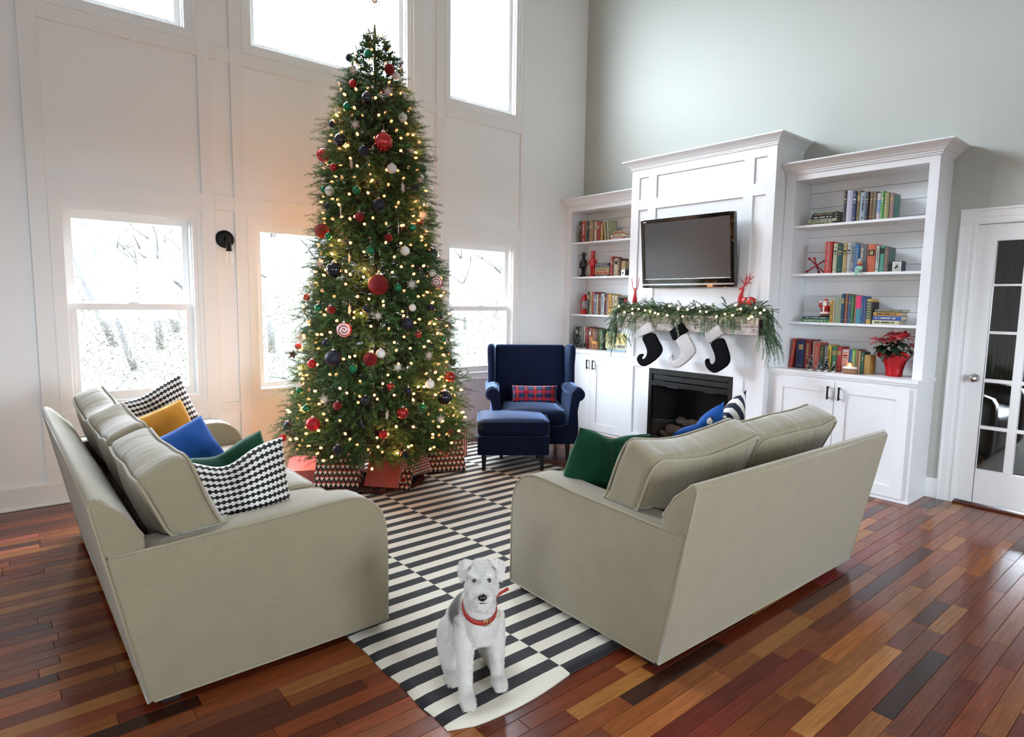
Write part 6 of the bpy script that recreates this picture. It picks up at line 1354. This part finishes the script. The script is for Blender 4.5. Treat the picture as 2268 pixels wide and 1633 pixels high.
hx_ = hf.cross(Vector((0, 0, 1))).normalized(); hu = hx_.cross(hf).normalized()
HM = Matrix(((-hx_.x, -hf.x, hu.x, -.008), (-hx_.y, -hf.y, hu.y, .0), (-hx_.z, -hf.z, hu.z, .438), (0, 0, 0, 1)))  # head frame: -Y forward, X dog's left
b.ball((0, .012, .012), (.052, .062, .050), 18, 14, HM)                      # skull
b.tube([(0, -.02, -.008), (0, -.06, -.018), (0, -.098, -.024)], [.043, .034, .026], 16, HM)   # muzzle
b.ball((0, -.072, -.034), (.040, .040, .030), 16, 12, HM)                    # whiskered cheeks
b.ball((0, -.080, -.056), (.030, .026, .028), 14, 10, HM)                    # beard
for s in (-1, 1):
    b.ball((s*.026, -.046, .032), (.018, .018, .010), 12, 8, HM)             # brows
    b.ball((s*.036, -.03, -.022), (.022, .034, .030), 12, 8, HM)
body = remesh(b, .0062, 'body', None, dog, 3)
me = body.data; nv = len(me.vertices); co = np.empty(nv*3); me.vertices.foreach_get('co', co); co = co.reshape(-1, 3)
def coatcol(p):
    x, y, z = p[..., 0], p[..., 1], p[..., 2]
    n = np.sin(x*90+z*60)*.15+np.sin(y*110-z*75)*.15
    patch = np.clip(((x < -.02)*1.0)*(1.25-np.sqrt(((y-.125)/.072)**2+((z-.262)/.062)**2)+n)*2.2, 0, 1)
    w_ = np.array([.93, .89, .83]); g_ = np.array([.21, .19, .17]); low = np.clip((.06-z)/.06, 0, 1)*.35
    c = w_*(1-low[..., None])+np.array([.62, .52, .42])*low[..., None]
    return c*(1-patch[..., None])+g_*patch[..., None]
def setcol(me, c): a = me.color_attributes.new('col', 'FLOAT_COLOR', 'POINT'); a.data.foreach_set('color', np.concatenate([c, np.ones((len(c), 1))], 1).astype(np.float32).ravel())
setcol(me, coatcol(co))
def coatmat(nm_, rough):
    m, nt, p = newmat(nm_); a = nt.nodes.new('ShaderNodeAttribute'); a.attribute_name = 'col'; nt.links.new(a.outputs['Color'], p.inputs['Base Color']); p.inputs['Roughness'].default_value = rough; p.inputs['Sheen Weight'].default_value = .3
    p.inputs['Specular IOR Level'].default_value = .2; bump(nt, p, noisek(nt, coord(nt, 'Object'), 110, 3), .5, .006); return m
COAT = coatmat('dog_coat', .9); me.materials.append(COAT)
def fur(me, n, L, W, seed, name, par, lmin=.6):
    r = np.random.default_rng(seed); me.calc_loop_triangles(); nt_ = len(me.loop_triangles); ti = np.empty(nt_*3, np.int64); me.loop_triangles.foreach_get('vertices', ti); ti = ti.reshape(-1, 3)
    co = np.empty(len(me.vertices)*3); me.vertices.foreach_get('co', co); co = co.reshape(-1, 3); A, B_, C_ = co[ti[:, 0]], co[ti[:, 1]], co[ti[:, 2]]
    nr = np.cross(B_-A, C_-A); ar = np.linalg.norm(nr, axis=1); k = r.choice(nt_, n, p=ar/ar.sum()); u, v = r.random(n), r.random(n); f = u+v > 1; u[f], v[f] = 1-u[f], 1-v[f]
    P = A[k]+(B_[k]-A[k])*u[:, None]+(C_[k]-A[k])*v[:, None]; N = nr[k]/ar[k][:, None]
    EY = [np.array((HM @ Vector((s_*.0235, -.056, .0135)))[:]) for s_ in (-1, 1)]; NZ = np.array((HM @ Vector((0, -.125, -.022)))[:])
    kp = (np.linalg.norm(P-EY[0], axis=1) > .0125)&(np.linalg.norm(P-EY[1], axis=1) > .0125)&(np.linalg.norm(P-NZ, axis=1) > .021); P, N = P[kp], N[kp]; n = len(P)
    hd = np.linalg.norm(P-np.array([-.008, 0, .44]), axis=1) < .10
    T_ = np.cross(N, r.normal(size=(n, 3))); T_ /= np.linalg.norm(T_, axis=1, keepdims=True)+1e-9; T_ = T_*.8+np.array([0, 0, -.75]); T_ -= N*(T_*N).sum(1, keepdims=True); T_ /= np.linalg.norm(T_, axis=1, keepdims=True)+1e-9
    S_ = np.cross(N, T_); l = (L*r.uniform(lmin, 1.3, n)*np.where(hd, .85, 1))[:, None]; w = (W*r.uniform(.7, 1.3, n))[:, None]; cu = r.uniform(-.5, .5, n)[:, None]
    p0 = P-N*.001; p1 = P+N*l*.42+T_*l*.25; p2 = P+N*l*.52+T_*l*.65+S_*l*cu; p3 = P+N*l*.30+T_*l*.95+S_*l*cu*1.6
    p1[:, 2] = np.maximum(p1[:, 2], .001); p2[:, 2] = np.maximum(p2[:, 2], .001); p3[:, 2] = np.maximum(p3[:, 2], .001)
    V = np.stack([p0-S_*w*.5, p0+S_*w*.5, p1-S_*w*.5, p1+S_*w*.5, p2-S_*w*.35, p2+S_*w*.35, p3], 1).reshape(-1, 3); o_ = np.arange(n)[:, None]*7
    F = np.concatenate([o_+np.array([0, 1, 3]), o_+np.array([0, 3, 2]), o_+np.array([2, 3, 5]), o_+np.array([2, 5, 4]), o_+np.array([4, 5, 6])])
    m2 = npmesh(name, V, F); c = coatcol(P)*r.uniform(.88, 1.08, n)[:, None]; setcol(m2, np.clip(np.repeat(c, 7, 0), 0, .97)); o = link(name, m2, COAT, par); o['kind'] = 'stuff'; return o
fur(me, 115000, .0115, .00135, 3, 'fur', dog)
# folded ears
def ear(s):
    V = []; top = [(s*.030, .018, .050), (s*.040, .004, .057), (s*.060, -.002, .056), (s*.070, .012, .046)]
    bot = [(s*.045, -.010, .034), (s*.052, -.018, .018), (s*.068, -.014, .026), (s*.078, .004, .022)]
    pts = [(s*.026, .012, .040), (s*.036, .002, .062), (s*.058, .004, .066), (s*.076, .016, .054), (s*.082, .006, .036), (s*.076, -.010, .012), (s*.070, -.016, -.004), (s*.056, -.016, .016), (s*.040, -.014, .036)]
    c = Vector((s*.058, -.012, .034)); V = [Vector(p) for p in pts]; n = len(V); Vf = [c+Vector((0, -.004, 0))]+V+[v+Vector((0, .006, -.002)) for v in V]+[c+Vector((0, .006, 0))]
    F = [(0, 1+i, 1+(i+1) % n) for i in range(n)]+[(1+i, 1+n+i, 1+n+(i+1) % n, 1+(i+1) % n) for i in range(n)]+[(2*n+1, 1+n+(i+1) % n, 1+n+i) for i in range(n)]
    o = MB().add([HM @ v for v in Vf], F).build('ear', COAT, dog, smooth=True); m_ = o.data; k = len(m_.vertices)
    setcol(m_, np.tile([.72, .62, .54], (k, 1))); fur(m_, 4200, .009, .0013, 5+s, 'ear_fur', o)
    inn = MB().prism([(.032*s, .024), (.040*s, .050), (.046*s, .030)], -.016, -.013, 'y', HM).build('ear_inside', mat('8a6450', .8, name='tan_ear'), o)
ear(-1); ear(1)
for s in (-1, 1): 
    ey = MB().ball((s*.0245, -.0575, .0135), (.0085, .0075, .0085), 14, 10, HM).build('eye', mat('0c0806', .08, name='dark_eye', coat=1), dog, smooth=True)
MB().ball((0, -.1265, -.020), (.0155, .0115, .0125), 16, 12, HM).build('nose', mat('0a0a0c', .3, name='black_nose', coat=.5), dog, smooth=True)
MB().tube([HM @ Vector(p) for p in ((-.018, -.108, -.046), (0, -.117, -.043), (.018, -.108, -.046))], .0018, 6).build('mouth', mat('3a2a26', .7, name='mouth_line'), dog)
ring = [(Vector((-.006, .028, .348))+Vector((.060*cos(a), .058*sin(a), -.030+.030*sin(a)+0))) for a in np.linspace(0, 2*pi, 36, endpoint=False)]
RC = mat('a8322a', .4, name='red_leather'); co_ = MB(); n = len(ring); V = []
for p in ring:
    o_ = (p-Vector((-.006, .028, p.z))).normalized(); V += [p+Vector((0, 0, -.008)), p+o_*.004+Vector((0, 0, -.008)), p+o_*.004+Vector((0, 0, .008)), p+Vector((0, 0, .008))]
co_.add(V, [(i*4+k, ((i+1) % n)*4+k, ((i+1) % n)*4+(k+1) % 4, i*4+(k+1) % 4) for i in range(n) for k in range(4)]); cl = co_.build('collar', RC, dog, smooth=True)
GD = mat((.8, .6, .25), .25, 1, name='brass'); fr = Vector((-.006, .028-.058-.006, .288)); fr = Vector((.004, -.038, .290))
MB().tube([fr+Vector((x, 0, z)) for x, z in ((-.011, -.011), (.011, -.011), (.011, .011), (-.011, .011))], .002, 6, closed=True).tube([fr+Vector((0, -.001, -.01)), fr+Vector((0, -.001, .01))], .0015, 6).build('buckle', GD, cl, smooth=True)
MB().tube([Vector((.050, -.012, .30))+Vector((.008*cos(a), -.004, .008*sin(a))) for a in np.linspace(0, 2*pi, 14, endpoint=False)], .0012, 5, closed=True).build('tag_ring', GD, cl, smooth=True)
MB().tube([(.045, .04, .335), (.085, .06, .345), (.115, .07, .352)], [.006, .006, .0065], 8).build('leash_loop', RC, cl, smooth=True)

# ================================================================ woods and brush outside the windows
def groundmat():
    m, nt, p = newmat('leaf_litter'); v = coord(nt, 'Object'); n = noisek(nt, v, 3, 6, .7); n2 = noisek(nt, v, .6, 4, .6)
    nt.links.new(ramp(nt, n*.6+n2*.4, [(.3, (.028, .026, .019)), (.5, (.038, .036, .026)), (.7, (.05, .047, .038))]), p.inputs['Base Color']); p.inputs['Roughness'].default_value = 1; return m
V = []; F = []; nx, ny = 40, 30
def gz_(x, y): return -.5+max(0, y-1.5)*.20+.35*noise.noise(Vector((x*.2, y*.2, 0)))+.12*noise.noise(Vector((x*.8, y*.8, 3)))
for j in range(ny+1):
    for i in range(nx+1):
        x, y = -22+44*i/nx, .4+28*j/ny; V.append((x, y, gz_(x, y)))
for j in range(ny):
    for i in range(nx): a = j*(nx+1)+i; F.append((a, a+1, a+nx+2, a+nx+1))
struct(MB().add(V, F).build('ground', groundmat(), smooth=True))
# lawn on the other sides of the house so the bounce light goes on
struct(MB().box((-60, -60, -.7), (60, .39, -.62)).build('ground_2', mat((.06, .062, .05), 1, name='winter_lawn')))
BARKS = [mat((.066, .062, .058), .95, name='grey_bark', var=.3, vscale=8), mat((.085, .08, .075), .95, name='pale_bark', var=.3, vscale=8)]
def wtree(x, y, h_, r0, lean, seed, lab, bm_):
    r = random.Random(seed); z0 = gz_(x, y)-.1; t = thing('bare_tree', lab, 'tree', (x, y, z0), group='bare trees beyond the windows')
    pts = []; p = Vector((0, 0, 0)); d = Vector((lean, r.uniform(-.08, .08), 1)).normalized(); n = 9; P_ = []
    for i in range(n+1): P_.append(p.copy()); d = (d+Vector((r.uniform(-.10, .10)+lean*.05, r.uniform(-.08, .08), .05))).normalized(); p = p+d*h_/n
    MB().tube(P_, [r0*(1-.75*i/n) for i in range(n+1)], 8).build('trunk', bm_, t, smooth=True)
    br = MB(); 
    for k in range(14):
        i = r.randint(2, n); s = P_[i]; a = r.uniform(0, 2*pi); bd = Vector((cos(a), .5*sin(a), r.uniform(.5, 1.2))).normalized(); L = h_*r.uniform(.14, .34)*(1-.35*i/n); q = [s.copy()]; rr = [r0*(1-.75*i/n)*.5]
        for m_ in range(5): bd = (bd+Vector((r.uniform(-.25, .25), r.uniform(-.2, .2), r.uniform(-.05, .15)))).normalized(); q.append(q[-1]+bd*L/5); rr.append(rr[0]*(1-(m_+1)/5.6))
        br.tube(q, rr, 5)
        for m_ in range(5):
            s2 = q[r.randint(1, 5)]; d2 = (bd+Vector((r.uniform(-.9, .9), r.uniform(-.5, .5), r.uniform(-.3, .6)))).normalized(); L2 = L*r.uniform(.25, .6); br.tube([s2, s2+d2*L2*.5, s2+(d2+Vector((0, 0, .15)))*L2], [rr[0]*.35, rr[0]*.22, rr[0]*.08], 4)
    o = br.build('branches', bm_, t, smooth=True); o['kind'] = 'stuff'
def ray_at(u, v, y):
    d = _m.to_3x3() @ Vector(((u-1134)/1377.64, -(v-816.5)/1377.64, -1)); t = (y-CAM.y)/d.y; return CAM+d*t
TR_ = [(255, 7.0, 9, .10, -.28, 0, 'thin bare tree leaning left, leftmost seen through the left window'), (300, 5.5, 8, .085, -.30, 0, 'second bare tree from left in the left window'), (345, 9.5, 10, .09, -.34, 1, 'slender pale tree near the middle of the left window'), (352, 6.5, 9, .10, -.12, 0, 'forked grey tree right of the middle of the left window'), (392, 7.5, 10, .12, -.10, 1, 'upright tree at right side of the left window'), (455, 5.0, 9, .14, -.22, 0, 'thick trunk at the right edge of the left window'),
       (600, 6.0, 10, .10, .0, 1, 'straight tree at the left side of the middle window'), (690, 8.5, 9, .08, .10, 0, 'thin tree seen just left of the Christmas tree'), (905, 8, 9, .08, .1, 0, 'bare tree behind the right side of the Christmas tree'), (1030, 7.5, 9, .07, -.05, 1, 'faint tree at the left side of the right window'), (1095, 9, 10, .09, .08, 0, 'faint tree at the right side of the right window')]
for k, (u, y, h_, r0, lean, bi, lab) in enumerate(TR_):
    q = ray_at(u, 690, y); wtree(q.x, y, h_*.62, r0*.62, lean, 50+k, lab, BARKS[bi])
# tangled brush: thin twigs and dry leaves, too many to count
r = np.random.default_rng(77); N = 34000; x = r.uniform(-16, 8, N); y = 2.6+r.random(N)**.8*8
zg = np.array([gz_(a, b_) for a, b_ in zip(x, y)]); hgt = np.clip(.35+(y-1.5)*.16, .3, 1.3)*r.uniform(.2, 1.1, N); z = zg+hgt*r.random(N)
d = r.normal(size=(N, 3)); d[:, 2] = np.abs(d[:, 2])*.8; d /= np.linalg.norm(d, axis=1, keepdims=True); L = r.uniform(.12, .45, N)[:, None]; s_ = np.cross(d, [0, 1, .2]); s_ /= np.linalg.norm(s_, axis=1, keepdims=True); P0 = np.stack([x, y, z], 1)
Vt = np.stack([P0-s_*.0035, P0+s_*.0035, P0+d*L], 1).reshape(-1, 3); o = link('twigs', npmesh('brush_twigs', Vt, np.arange(len(Vt)).reshape(-1, 3)), mat((.10, .092, .075), 1, name='dry_twig', var=.5, vscale=1)); o['kind'] = 'stuff'; tag(o, 'tangled dry brush and twigs on the slope outside the windows', 'brush')
N = 70000; x = r.uniform(-16, 8, N); y = 2.6+r.random(N)**.8*8; zg = np.array([gz_(a, b_) for a, b_ in zip(x, y)]); z = zg+np.clip(.3+(y-1.5)*.15, .25, 1.3)*r.random(N)**1.3
P0 = np.stack([x, y, z], 1); A = r.normal(size=(N, 3)); A /= np.linalg.norm(A, axis=1, keepdims=True); B_ = np.cross(A, r.normal(size=(N, 3))); B_ /= np.linalg.norm(B_, axis=1, keepdims=True); S_ = r.uniform(.008, .024, N)[:, None]
Vt = np.stack([P0-A*S_, P0+B_*S_*.6, P0+A*S_, P0-B_*S_*.6], 1).reshape(-1, 3); o = link('dry_leaves', npmesh('dry_leaves', Vt, np.arange(len(Vt)).reshape(-1, 4)), mat((.085, .08, .052), .9, name='yellow_green_leaf', var=.5, vscale=1.2)); o['kind'] = 'stuff'; tag(o, 'pale yellow-green leaves scattered through the brush outside', 'leaves')
